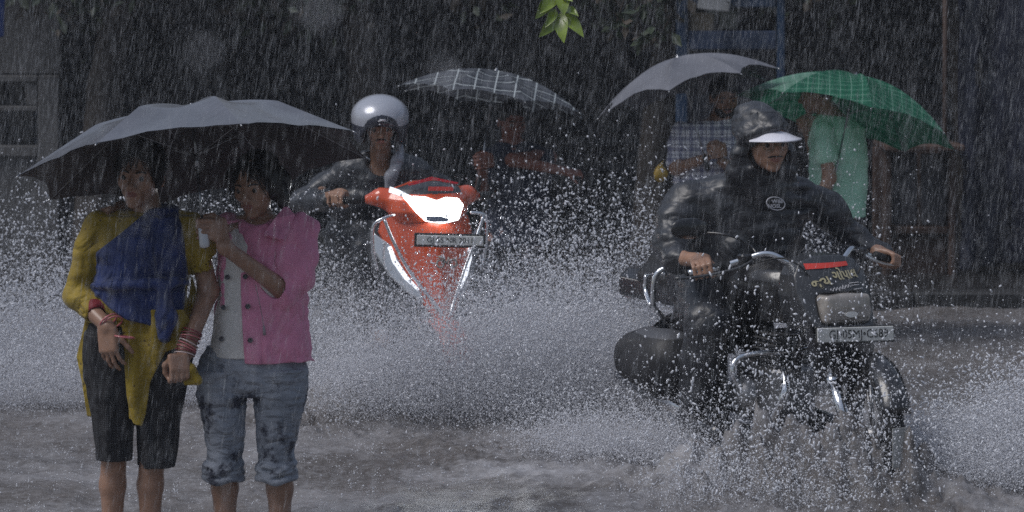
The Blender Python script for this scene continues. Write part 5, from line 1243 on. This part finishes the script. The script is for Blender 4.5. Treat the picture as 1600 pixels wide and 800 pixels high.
# ------------------------------------------------------------------ the street side behind
def street_side():
    PV = mat('wet_paving', (.018, .017, .017), rough=.4, var=.3, vscale=2, bump=.003, bscale=50); KB = mat('kerb_stone', (.022, .022, .023), rough=.6, var=.3, vscale=6, bump=.004, bscale=30)
    mb = MB()
    for i in range(-14, 15): mb.bbox((i * 1.0, 15.95, -.01), (.493, .09, .12), .015)
    tag(mb.build('kerb', KB), kind='structure')
    mb = MB(); mb.box((0, 19.0, -.005), (60, 2.96, .10)); tag(mb.build('pavement', PV), kind='structure')
    WL = mat('dark_stained_plaster', (.045, .045, .05), rough=.85, var=.45, vscale=1.3, bump=.006, bscale=18)
    SH = mat('dark_rolling_shutter', (.03, .034, .042), rough=.55, metal=.4, var=.3, vscale=2); SGN = mat('faded_blue_board', (.035, .06, .11), rough=.6, var=.4, vscale=3)
    # long low shop building with shutters between piers
    b = empty('shop_building', (0, 19.6, .09)); tag(b, 'long dark shop building with closed rolling shutters behind the trees', 'building')
    mb = MB(); mb.box((0, .4, 3.4), (16, .3, 1.0)); mb.box((0, .75, 1.2), (16, .05, 1.2)); mb.build('wall', WL, b)
    for i in range(-6, 7):
        mb = MB(); mb.bbox((i * 2.4, .30, 1.2), (.20, .28, 1.2), .02); mb.build('pier', WL, b)
    for i in range(-6, 6):
        mb = MB()
        for k in range(22): mb.tube([(i * 2.4 + .22, .52, .06 + k * .105), (i * 2.4 + 2.18, .52, .06 + k * .105)], .056, 8)
        mb.build('shutter', SH, b)
    mb = MB(); mb.bbox((0, -.15, 2.52), (15, .55, .04), .02, Rot(0, 8, 0)); mb.build('awning', mat('rusty_sheet_awning', (.06, .05, .05), rough=.6, var=.4, vscale=2), b)
    # pillared pale block on the left
    PB = mat('grey_concrete', (.10, .098, .10), rough=.8, var=.25, vscale=3, bump=.004, bscale=20)
    b = empty('corner_house', P(30, 487, 18.3) * 1.0); b.location.z = .09; tag(b, 'grey concrete house front with small window openings at left edge', 'building')
    x0 = b.location.x; S = 18.3 / FPX; z = lambda py: CAM_H - (py - HOR) * S - .09; X = lambda px: (px - 800) * S - x0
    mb = MB()
    def blk(a, t, c, d, y=.15): mb.bbox(((X(a) + X(c)) / 2, y, (z(t) + z(d)) / 2), (abs(X(c) - X(a)) / 2, .15, abs(z(d) - z(t)) / 2), .006)
    blk(60, 118, 92, 420, .14); blk(-60, 118, 58, 128); blk(-60, 166, 58, 174); blk(-60, 228, 58, 245, .16); blk(40, 129, 57, 165, .17); blk(-60, 246, 58, 420, .20); blk(-60, -300, 92, 116, .22); mb.build('wall', PB, b)
    mb = MB()
    for a, c in ((-50, -2), (2, 38)): mb.bbox(((X(a) + X(c)) / 2, .26, (z(129) + z(165)) / 2), (abs(X(c) - X(a)) / 2, .01, abs(z(165) - z(129)) / 2), .004); mb.bbox(((X(a) + X(c)) / 2, .26, (z(175) + z(227)) / 2), (abs(X(c) - X(a)) / 2, .01, abs(z(227) - z(175)) / 2), .004)
    mb.build('window', mat('dim_window_pane', (.05, .055, .06), rough=.15), b)
    mb = MB()
    for k in range(7): x = X(-50 + k * 15); mb.tube([(x, .235, z(228)), (x, .235, z(129))], .008, 6)
    mb.build('window_grille', mat('grille_iron', (.06, .06, .065), rough=.6), b)
    # blue metal kiosk frame, upper right
    BL = mat('blue_painted_metal', (.014, .04, .09), rough=.45, var=.35, vscale=4); S = 17.6 / FPX
    def pt(px, py, Y=17.6): return P(px, py, Y)
    k = empty('kiosk', Vector((pt(1130, 0).x, 17.6, .09))); tag(k, 'blue painted metal kiosk with pale board on its counter shelf', 'kiosk'); o = Vector(k.location)
    def slab(px0, py0, px1, py1, dy, th, m, nm, Y=17.6):
        a = pt(px0, py0, Y) - o; c = pt(px1, py1, Y) - o; mb = MB(); mb.bbox(((a.x + c.x) / 2, dy, (a.z + c.z) / 2), (abs(c.x - a.x) / 2, th, abs(a.z - c.z) / 2), .01); return mb.build(nm, m, k)
    slab(1056, -120, 1074, 478, .0, .04, BL, 'post'); slab(1214, -120, 1226, 478, 0, .04, BL, 'post'); slab(1074, -30, 1214, 12, .03, .03, BL, 'fascia'); slab(1074, 48, 1214, 78, .02, .03, mat('dull_blue_panel', (.03, .05, .10), rough=.5, var=.4, vscale=5), 'shelf'); slab(1074, 78, 1214, 470, .5, .03, mat('dark_kiosk_back', (.018, .02, .03), rough=.7, var=.4, vscale=4), 'back_panel')
    slab(1078, 20, 1116, 50, .06, .06, mat('tan_carton', (.12, .10, .07), rough=.8), 'carton'); slab(1124, 16, 1152, 47, .07, .06, mat('dull_green_tin', (.05, .055, .045), rough=.6), 'tin')
    mb = MB(); mb.bbox((0, 0, 0), (.11, .01, .055), .008, Rot(0, 0, 6)); c = pt(1116, 4, 17.5); bo = mb.build('notice_board', mat('pale_card', (.40, .40, .40), rough=.7, var=.1, vscale=6), k, c - o)
    # wooden cabinet stall on the right
    WD = mat('old_brown_boards', (.055, .032, .024), rough=.7, var=.45, vscale=4, stretch=(1, 1, .2), bump=.003, bscale=30); WG = mat('weathered_grey_boards', (.06, .06, .068), rough=.7, var=.4, vscale=4, stretch=(1, 1, .2))
    k = empty('wooden_stall', Vector((pt(1432, 0, 17.0).x, 17.0, .09))); tag(k, 'weathered brown wooden street stall cabinet on the pavement', 'stall'); o = Vector(k.location)
    for nm, a, m, dy, th in (('side_post', (1380, 226, 1392, 486), WD, 0, .05), ('side_post', (1482, 236, 1492, 486), WD, 0, .05), ('top_board', (1374, 222, 1496, 232), WD, 0, .30), ('door', (1394, 238, 1434, 352), WG, .04, .02), ('door', (1440, 240, 1480, 352), WG, .04, .02), ('middle_board', (1392, 354, 1482, 366), WD, .02, .04), ('lower_panel', (1394, 368, 1480, 480), WD, .05, .02), ('back_panel', (1380, 236, 1490, 480), WD, .5, .02)):
        slab(*a, dy, th, m, nm, 17.0)
    # navy tarpaulin hung at the right edge
    g = Grid((P(1488, 0, 16.9).x, 16.7, .09), (P(1700, 0, 16.9).x, 17.3, 2.6), .012)
    g.sheet([(P(1498, 0, 16.9).x, 2.55), (P(1690, 0, 16.9).x, 2.45), (P(1690, 0, 16.9).x, .14), (P(1650, 0, 16.9).x, .20), (P(1502, 0, 16.9).x, .12)], lambda X, Z: 17.0 + .05 * np.sin(X * 14 + .6 * Z) + .02 * np.sin(X * 37 - Z * 2), .012, .004); g.noise(.01, 6, 6, 3, 71)
    c = Vector((P(1590, 0, 16.9).x, 17, .09)); t_ = tag(link('tarpaulin', g.mesh('tarpaulin', mat('navy_tarpaulin', (.008, .010, .024), rough=.4, var=.4, vscale=5), 1, None, c), None, c), 'navy blue tarpaulin hanging in folds at the right edge', 'tarpaulin')
    mb = MB(); mb.tube([(-.45, .06, 0), (-.45, .06, 2.5)], .018, 8); mb.tube([(.45, .0, 0), (.45, 0, 2.5)], .03, 8); mb.tube([(-.47, 0, 2.47), (.47, 0, 2.40)], .02, 8); mb.build('tarpaulin_pole', WD, t_)
    # blue cloth bundle hanging far left
    g = Grid((P(-40, 0, 17).x, 16.8, P(0, 90, 17).z), (P(20, 0, 17).x, 17.2, P(0, -60, 17).z + .3), .01)
    g.sheet([(P(-30, 0, 17).x, P(0, -100, 17).z), (P(9, 0, 17).x, P(0, -100, 17).z), (P(6, 0, 17).x, P(0, 58, 17).z), (P(-28, 0, 17).x, P(0, 66, 17).z)], lambda X, Z: 17.0 + .02 * np.sin(X * 50), .012, .004)
    c = Vector((P(-10, 0, 17).x, 17, P(0, 0, 17).z)); t_ = tag(link('hanging_cloth', g.mesh('hanging_cloth', mat('bright_blue_cloth', (.02, .05, .20), rough=.7), 1, None, c), None, c), 'blue cloth hanging from the house at the top left corner', 'cloth')
    mb = MB(); mb.tube([(-.3, 0.02, .55), (.2, .02, .55)], .012, 6); mb.tube([(-.1, .02, .55), (-.1, 1.3, .55)], .012, 6); mb.build('hanging_rod', STEEL, t_)
street_side(); T('street')

def leaves_mesh(name, centers, radii, nleaf, size, m, rn, off, squash=.8, mats=None):
    C = np.array(centers)[rn.integers(0, len(centers), nleaf)]; R = np.array(radii)[rn.integers(0, len(radii), nleaf)]
    d = rn.normal(size=(nleaf, 3)); d /= np.linalg.norm(d, axis=1)[:, None]; r = rn.random(nleaf) ** .5
    p = C + d * (R * r)[:, None] * np.array([1, 1, squash])
    a = rn.normal(size=(nleaf, 3)); a[:, 2] -= .6; a /= np.linalg.norm(a, axis=1)[:, None]; b = np.cross(a, rn.normal(size=(nleaf, 3))); b /= np.linalg.norm(b, axis=1)[:, None]; c = np.cross(a, b)
    s = size * (.6 + .8 * rn.random(nleaf))[:, None]
    V = np.stack([p, p + a * s * .5 + b * s * .26 + c * s * .06, p + a * s, p + a * s * .5 - b * s * .26 + c * s * .06], 1).reshape(-1, 3) - np.array(off)
    F = np.arange(nleaf * 4).reshape(-1, 4); idx = rn.integers(0, len(m), nleaf) if isinstance(m, list) else None
    return mesh_np(name, V, F, m, idx, False)

def trees():
    LF = [mat('dark_leaf', (.035, .05, .03), rough=.5), mat('mid_leaf', (.055, .072, .042), rough=.45), mat('brown_leaf', (.06, .046, .032), rough=.6)]
    BK = mat('wet_bark', (.035, .028, .024), rough=.7, var=.4, vscale=8, bump=.01, bscale=18, stretch=(1, 1, .3)); rn = np.random.default_rng(11)
    for x, y, h, lean, lab in ((-3.0, 18.3, 4.6, .3, 'dark leafy tree behind the black umbrella'), (-1.0, 18.6, 5.2, -.2, 'dark tree with thin trunk behind the scooter rider'), (1.0, 18.4, 4.8, .3, 'dark tree between the checked and grey umbrellas'), (3.4, 18.5, 5.0, -.3, 'dark tree above the green umbrella'), (5.6, 18.3, 4.6, .2, 'dark tree rising behind the navy tarpaulin')):
        b = Vector((x, y, .09)); root = empty('tree', b); tag(root, lab, 'tree', 'trees on the pavement')
        g = Grid((-1.5, -1.2, -.1), (1.5, 1.2, h), .03); r_ = random.Random(int(x * 10))
        g.chain([(0, 0, -.05), (lean * .3, .05, 1.2), (lean, 0, 2.4), (lean * 1.3, 0, 3.6)], [.17, .13, .11, .06], .05)
        tips = []
        for i in range(9):
            a = r_.uniform(0, 6.28); z0 = r_.uniform(1.9, 3.0); l_ = r_.uniform(.8, 1.3); p0 = Vector((lean * (z0 / 2.4), 0, z0)); p1 = p0 + Vector((math.cos(a) * l_ * .6, math.sin(a) * l_ * .45, .35)); p2 = p1 + Vector((math.cos(a) * l_ * .5, math.sin(a) * l_ * .4, .1)); g.chain([p0, p1, p2], [.06, .035, .018], .03); tips += [p1, p2]
        link('trunk', g.mesh('trunk', BK, 1), root)
        cs = [tuple(b + t) for t in tips] + [tuple(b + t + Vector((r_.uniform(-.4, .4), r_.uniform(-.4, .4), r_.uniform(-.7, .5)))) for t in tips for _ in (0, 1)]
        link('crown', leaves_mesh('crown', cs, [.28, .4, .5], 9000, .10, LF, rn, b), root)
    # hanging sprig of bright leaves nearer the camera
    GL = mat('fresh_green_leaf', (.19, .27, .025), rough=.35, coat=.4, var=.2, vscale=30)
    b = P(872, -60, 10.4); root = empty('leafy_twig', b); tag(root, 'fresh green leaves hanging into the top of the picture', 'twig')
    mb = MB(); J = lambda px, py, dy=0: P(px, py, 10.4) + Vector((0, dy, 0)) - b
    mb.tube(spline([J(1010, -330), J(940, -180), J(880, -60), J(872, 5), J(866, 30)], 5), [.016] * 5 + [.010] * 5 + [.006] * 5 + [.004] * 5 + [.002], 8); mb.tube(spline([J(880, -50), J(858, -20), J(850, 5)], 4), .003, 6); mb.build('stem', BK, root)
    for (a, c, wd, tw) in (((868, -8), (842, 22), .030, 0), ((858, -4), (834, 30), .030, .4), ((876, -12), (880, 26), .034, .2), ((880, -8), (896, 4), .020, .2), ((872, 22), (840, 58), .032, .3), ((876, 20), (882, 68), .034, -.3), ((880, 22), (911, 60), .032, .5), ((868, 14), (850, 44), .022, .1), ((884, 14), (904, 28), .022, .7)):
        p0 = J(*a); p1 = J(*c, -.04); ax = p1 - p0; L_ = ax.length; ax.normalize(); sd_ = ax.cross(Vector((0, 1, 0))).normalized(); sd_ = (sd_ + Vector((0, tw, 0))).normalized(); nn = ax.cross(sd_); V = []; F = []; n_ = 9
        for i in range(n_ + 1):
            t = i / n_; w_ = wd * math.sin(math.pi * t ** .75) ** .8 * (1 - .25 * t) if 0 < t < 1 else 0.0005
            for s in (-1, 0, 1): V.append(p0 + ax * L_ * t + sd_ * w_ * s + nn * (.010 * abs(s) * math.sin(3 * t) + .012 * math.sin(2.4 * t)))
        for i in range(n_):
            for s in (0, 1): q = i * 3 + s; F.append((q, q + 1, q + 4, q + 3))
        mb = MB(); mb.add(V, F, True); mb.build('leaf', GL, root)
    # darker leafy twig beside it
    b = P(1000, -60, 12.5); root = empty('leafy_twig', b); tag(root, 'dark drooping twig at the top beside the blue kiosk', 'twig'); J = lambda px, py: P(px, py, 12.5) - b
    mb = MB()
    for q in ([(1120, -260), (1040, -90), (1005, -10), (1030, 55)], [(1040, -90), (985, -20), (962, 40)], [(1005, -10), (995, 20), (1008, 62)]): mb.tube(spline([J(*k) for k in q], 5), [.010] + [.005] * ((len(q) - 1) * 5 - 1) + [.002], 6)
    mb.build('stem', BK, root); cs = [tuple(J(*k) + b) for k in ((1005, 5), (1028, 45), (968, 30), (990, -20), (1008, 55), (1030, -30), (1060, -60), (940, -20))]
    link('foliage', leaves_mesh('foliage', cs, [.04, .07], 170, .075, LF, rn, b), root)
trees(); T('trees')
# ------------------------------------------------------------------ spray, rain
DROP = mat('spray_drops', (.80, .82, .88), rough=.2, spec=.8, alpha=.8)
FINE = mat('fine_spray', (.84, .85, .90), rough=.5, alpha=.75)
_OCT = np.array([(1, 0, 0), (-1, 0, 0), (0, 1, 0), (0, -1, 0), (0, 0, 1), (0, 0, -1)], np.float32)
_OCF = np.array([(0, 2, 4), (2, 1, 4), (1, 3, 4), (3, 0, 4), (2, 0, 5), (1, 2, 5), (3, 1, 5), (0, 3, 5)], np.int32)
_TET = np.array([(1, 1, 1), (-1, -1, 1), (-1, 1, -1), (1, -1, -1)], np.float32) * .7
_TEF = np.array([(0, 1, 2), (0, 3, 1), (0, 2, 3), (1, 3, 2)], np.int32)
_RND = np.array([(0, 0, 1)] + [(.87 * math.cos(a), .87 * math.sin(a), .5) for a in np.linspace(0, 2 * math.pi, 6, endpoint=False)] + [(.87 * math.cos(a), .87 * math.sin(a), -.5) for a in np.linspace(0, 2 * math.pi, 6, endpoint=False)] + [(0, 0, -1)], np.float32)
_RNF = np.array([(0, 1 + i, 1 + (i + 1) % 6) for i in range(6)] + [(1 + i, 7 + i, 7 + (i + 1) % 6) for i in range(6)] + [(1 + i, 7 + (i + 1) % 6, 1 + (i + 1) % 6) for i in range(6)] + [(13, 7 + (i + 1) % 6, 7 + i) for i in range(6)], np.int32)
def drops(name, pos, size, d, stretch, m, label, shape='o'):
    n = len(pos); d = d / (np.linalg.norm(d, axis=1)[:, None] + 1e-6); a = np.cross(d, RNG.normal(size=(n, 3))); a /= np.linalg.norm(a, axis=1)[:, None] + 1e-6; c = np.cross(d, a)
    s = size[:, None, None]
    Vs, Fs, b0 = [], [], 0
    big = size > .0027
    for sel, (B, BF) in (((big, (_RND, _RNF)), (~big, (_OCT, _OCF))) if shape == 'o' else ((size > 0, (_TET, _TEF)),)):
        k = int(sel.sum())
        if not k: continue
        V = pos[sel][:, None, :] + s[sel] * (B[None, :, 0:1] * a[sel][:, None, :] + B[None, :, 1:2] * c[sel][:, None, :] + B[None, :, 2:3] * d[sel][:, None, :] * stretch[sel][:, None, None])
        Vs.append(V.reshape(-1, 3)); Fs.append(((np.arange(k, dtype=np.int32) * len(B))[:, None, None] + BF[None]).reshape(-1, 3) + b0); b0 += k * len(B)
    o = link(name, mesh_np(name, np.concatenate(Vs), np.concatenate(Fs), m, None, shape == 'o')); tag(o, label, 'water spray', kind='stuff'); return o

def jets(rn, a, b, h, out, n_j, per, spread=.10, base=.12, hp=2.0):
    """ballistic jets thrown up along the ground line a-b; h(u): highest reach; out(u): horizontal throw vector"""
    P0 = []; V0 = []; T_ = []; W_ = []
    u = rn.random(n_j); a = np.array(a); b = np.array(b)
    p = a + (b - a) * u[:, None]; H = h(u) * (.30 + .80 * rn.random(n_j) ** hp)
    vz = np.sqrt(2 * 9.81 * H); O = out(u) + rn.normal(size=(n_j, 2)) * .35
    k = rn.poisson(per * (1.45 if spread < .2 and per < 70 else 1), n_j).clip(1); idx = np.repeat(np.arange(n_j), k); m = len(idx)
    t = rn.random(m) ** .8 * (vz[idx] / 9.81) * 1.55
    q = rn.normal(size=(m, 3)) * spread * (.15 + t / .4)[:, None] + rn.normal(size=(m, 3)) * np.array([base, base * .8, .01])
    pos = np.zeros((m, 3)); pos[:, :2] = p[idx][:, :2] + O[idx] * t[:, None]; pos[:, 2] = vz[idx] * t - .5 * 9.81 * t * t; pos += q
    vel = np.stack([O[idx, 0], O[idx, 1], vz[idx] - 9.81 * t], 1)
    ok = pos[:, 2] > .0
    return pos[ok], vel[ok]

def spray_set(rn, spec, scale_b=1.0):
    """spec: (a, b, h, out, jets, per jet, size mm)"""
    P_, V_, S_ = [], [], []
    for a, b, h, out, nj, per, sz, spd in spec:
        p, v = jets(rn, a, b, h, out, nj, per, spd); P_.append(p); V_.append(v); S_.append(sz * (.36 + rn.random(len(p)) ** 4 * 1.25))
    return np.concatenate(P_), np.concatenate(V_), np.concatenate(S_)
def con(x, y): return lambda u: np.stack([x + 0 * u, y + 0 * u], 1)
def lin(h0, h1): return lambda u: h0 + (h1 - h0) * u
def sprays():
    rn = np.random.default_rng(21)
    # wave thrown to the viewer's right of the scooter, passing behind the motorcycle
    right = [((-.25, 12.3), (1.35, 12.7), lin(.85, .95), con(.45, .1), 900, 42, .0034, .12), ((-.2, 12.0), (.9, 11.9), lin(.55, .5), con(.5, -.1), 500, 45, .0026, .10)]
    left = [((-.6, 12.5), (-2.9, 12.9), lin(.85, .80), con(-.5, .1), 1100, 42, .0034, .12), ((-.6, 12.2), (-2.8, 12.2), lin(.45, .5), con(-.4, -.1), 500, 42, .0026, .1)]
    front = [((-.9, 11.6), (.35, 11.6), lin(.95, 1.0), con(.15, -.2), 170, 30, .0032, .16), ((-.25, 12.0), (.35, 11.95), lin(.95, 1.0), con(.6, -.1), 150, 30, .0036, .14), ((-.75, 11.75), (.15, 11.75), lin(.60, .62), con(.1, -.25), 420, 60, .0028, .10)]
    p, v, s = spray_set(rn, right + left + front)
    drops('scooter_spray', p, s, v + rn.normal(size=v.shape) * .4, 1 + rn.random(len(p)) ** 2 * 2.0, DROP, 'white drops thrown up in a wave by the orange scooter')
    bowr = [((1.52, 10.35), (2.35, 10.5), lin(.26, .78), con(1.0, .1), 1000, 46, .0030, .05), ((1.5, 10.2), (2.4, 10.2), lin(.20, .45), con(.6, -.1), 450, 44, .0024, .08)]
    bowl = [((.70, 11.7), (-.1, 11.9), lin(.62, .55), con(-.5, .1), 420, 46, .0030, .1), ((.85, 10.7), (.2, 10.9), lin(.30, .26), con(-.5, -.1), 300, 36, .0024, .08)]
    over = [((.70, 9.9), (1.40, 9.85), lin(.24, .14), con(-.1, -.2), 220, 40, .0026, .09), ((.75, 10.0), (1.6, 9.95), lin(.66, .66), con(.0, -.15), 300, 28, .0031, .14)]
    p, v, s = spray_set(rn, bowr + bowl + over)
    drops('motorcycle_spray', p, s, v + rn.normal(size=v.shape) * .3, 1 + rn.random(len(p)) ** 2 * 2.2, DROP, 'white drops thrown up round the black motorcycle')
    # fine spray: the same waves in much smaller drops
    f1 = [(a, b, (lambda h: (lambda u: h(u) * .58))(h), o, int(nj * 1.4), int(per * 5.5), .0017, spd * 1.1) for a, b, h, o, nj, per, sz, spd in right + left + front[2:]]
    f1 += [((-.75, 11.7), (.1, 11.7), lin(.58, .60), con(.1, -.2), 650, 300, .0017, .10)]
    p, v, s = spray_set(rn, f1); drops('scooter_mist', p, s, v, 1 + rn.random(len(p)), FINE, 'fine white mist of spray round the orange scooter', 't')
    f2 = [(a, b, (lambda h: (lambda u: h(u) * .66))(h), o, int(nj * 1.4), int(per * 5.0), .0016, spd * 1.1) for a, b, h, o, nj, per, sz, spd in bowr + bowl]
    f2 += [((.6, 9.9), (1.25, 9.85), lin(.20, .12), con(-.2, -.1), 200, 120, .0016, .10)]
    p, v, s = spray_set(rn, f2); drops('motorcycle_mist', p, s, v, 1 + rn.random(len(p)), FINE, 'fine white mist of spray round the black motorcycle', 't')
    # rain striking the flood: little crowns of drops all over the surface
    n = 6500; y = 7.6 + 9.5 * rn.random(n); x = rn.uniform(-1, 1, n) * (.24 * y + .5); k = rn.integers(3, 12, n); idx = np.repeat(np.arange(n), k); m = len(idx); a = rn.random(m) * 6.28; r = .006 + .022 * rn.random(n)[idx]
    pos = np.stack([x[idx] + r * np.cos(a), y[idx] + r * np.sin(a), .012 + .035 * rn.random(m) ** 2], 1)
    drops('rain_splashes', pos, .0012 + .0018 * rn.random(m) ** 2, rn.normal(size=(m, 3)), 1 + rn.random(m), DROP, 'tiny crowns of water where rain strikes the flooded street')
sprays(); T('spray')

def rain():
    rn = np.random.default_rng(33); m = bpy.data.materials.new('rain_streak'); m.use_nodes = True; t = m.node_tree; n = t.nodes; l = t.links; b = n['Principled BSDF']
    b.inputs['Base Color'].default_value = (.72, .75, .80, 1); b.inputs['Roughness'].default_value = .25; b.inputs['Alpha'].default_value = RAIN_ALPHA
    N_ = RAIN_N; y = 1.6 + 17.0 * rn.random(N_) ** (1 / 2.6); x = rn.uniform(-1, 1, N_) * (.235 * y + .35); zlo = np.maximum(0, CAM_H - .225 * y); z = zlo + rn.random(N_) * (CAM_H + .012 * y + .15 - zlo)
    pos = np.stack([x, y, z], 1); d = np.stack([.14 + .06 * rn.normal(size=N_), .04 * rn.normal(size=N_), np.ones(N_)], 1)
    L_ = .010 + .022 * rn.random(N_); r = .00065 + .0008 * rn.random(N_) ** 2
    nb = rn.random(N_) < .06; nb &= y < 8; L_[nb] *= 1.5; r[nb] *= 1.9
    d /= np.linalg.norm(d, axis=1)[:, None]; a = np.cross(d, [0, 1, 0]); a /= np.linalg.norm(a, axis=1)[:, None]; c = np.cross(d, a)
    ring = [(math.cos(q), math.sin(q)) for q in (0, 2.094, 4.189)]
    V = np.stack([pos - d * L_[:, None]] + [pos + (a * q[0] + c * q[1]) * r[:, None] for q in ring] + [pos + d * L_[:, None]], 1).reshape(-1, 3)
    F = (np.arange(N_, dtype=np.int32) * 5)[:, None, None] + np.array([(0, 2, 1), (0, 3, 2), (0, 1, 3), (4, 1, 2), (4, 2, 3), (4, 3, 1)], np.int32)[None]
    o = link('rain', mesh_np('rain', V, F.reshape(-1, 3), m, None, True)); tag(o, 'heavy rain falling in slanting streaks across the whole street', 'rain', kind='stuff')
    # a few drops very close to the camera, soft out of focus
    pos = []; 
    for px, py, Y in ((492, 14, 1.05), (505, 26, 1.12), (318, 82, 1.15), (692, 108, 1.25), (702, 122, 1.4)): pos.append(P(px, py, Y))
    pos = np.array(pos); k = len(pos)
    drops('near_drops', pos, np.full(k, .0026), np.tile([.1, 0, 1.], (k, 1)), np.full(k, 1.5), DROP, 'few blurred raindrops falling close to the camera')
RAIN_N, RAIN_ALPHA = 105000, .12
rain(); T('rain')
# ------------------------------------------------------------------ rain haze in the air
def haze():
    m = bpy.data.materials.new('rain_haze'); m.use_nodes = True; n = m.node_tree.nodes; n.remove(n['Principled BSDF'])
    v = n.new('ShaderNodeVolumePrincipled'); v.inputs['Color'].default_value = (.80, .84, .92, 1); v.inputs['Density'].default_value = .003; v.inputs['Anisotropy'].default_value = .25
    m.node_tree.links.new(v.outputs[0], n['Material Output'].inputs['Volume'])
    mb = MB(); mb.box((0, 14, 2.9), (24, 22, 4.1)); o = mb.build('haze', m); tag(o, 'thin grey rain haze filling the air of the street', kind='stuff')
haze()
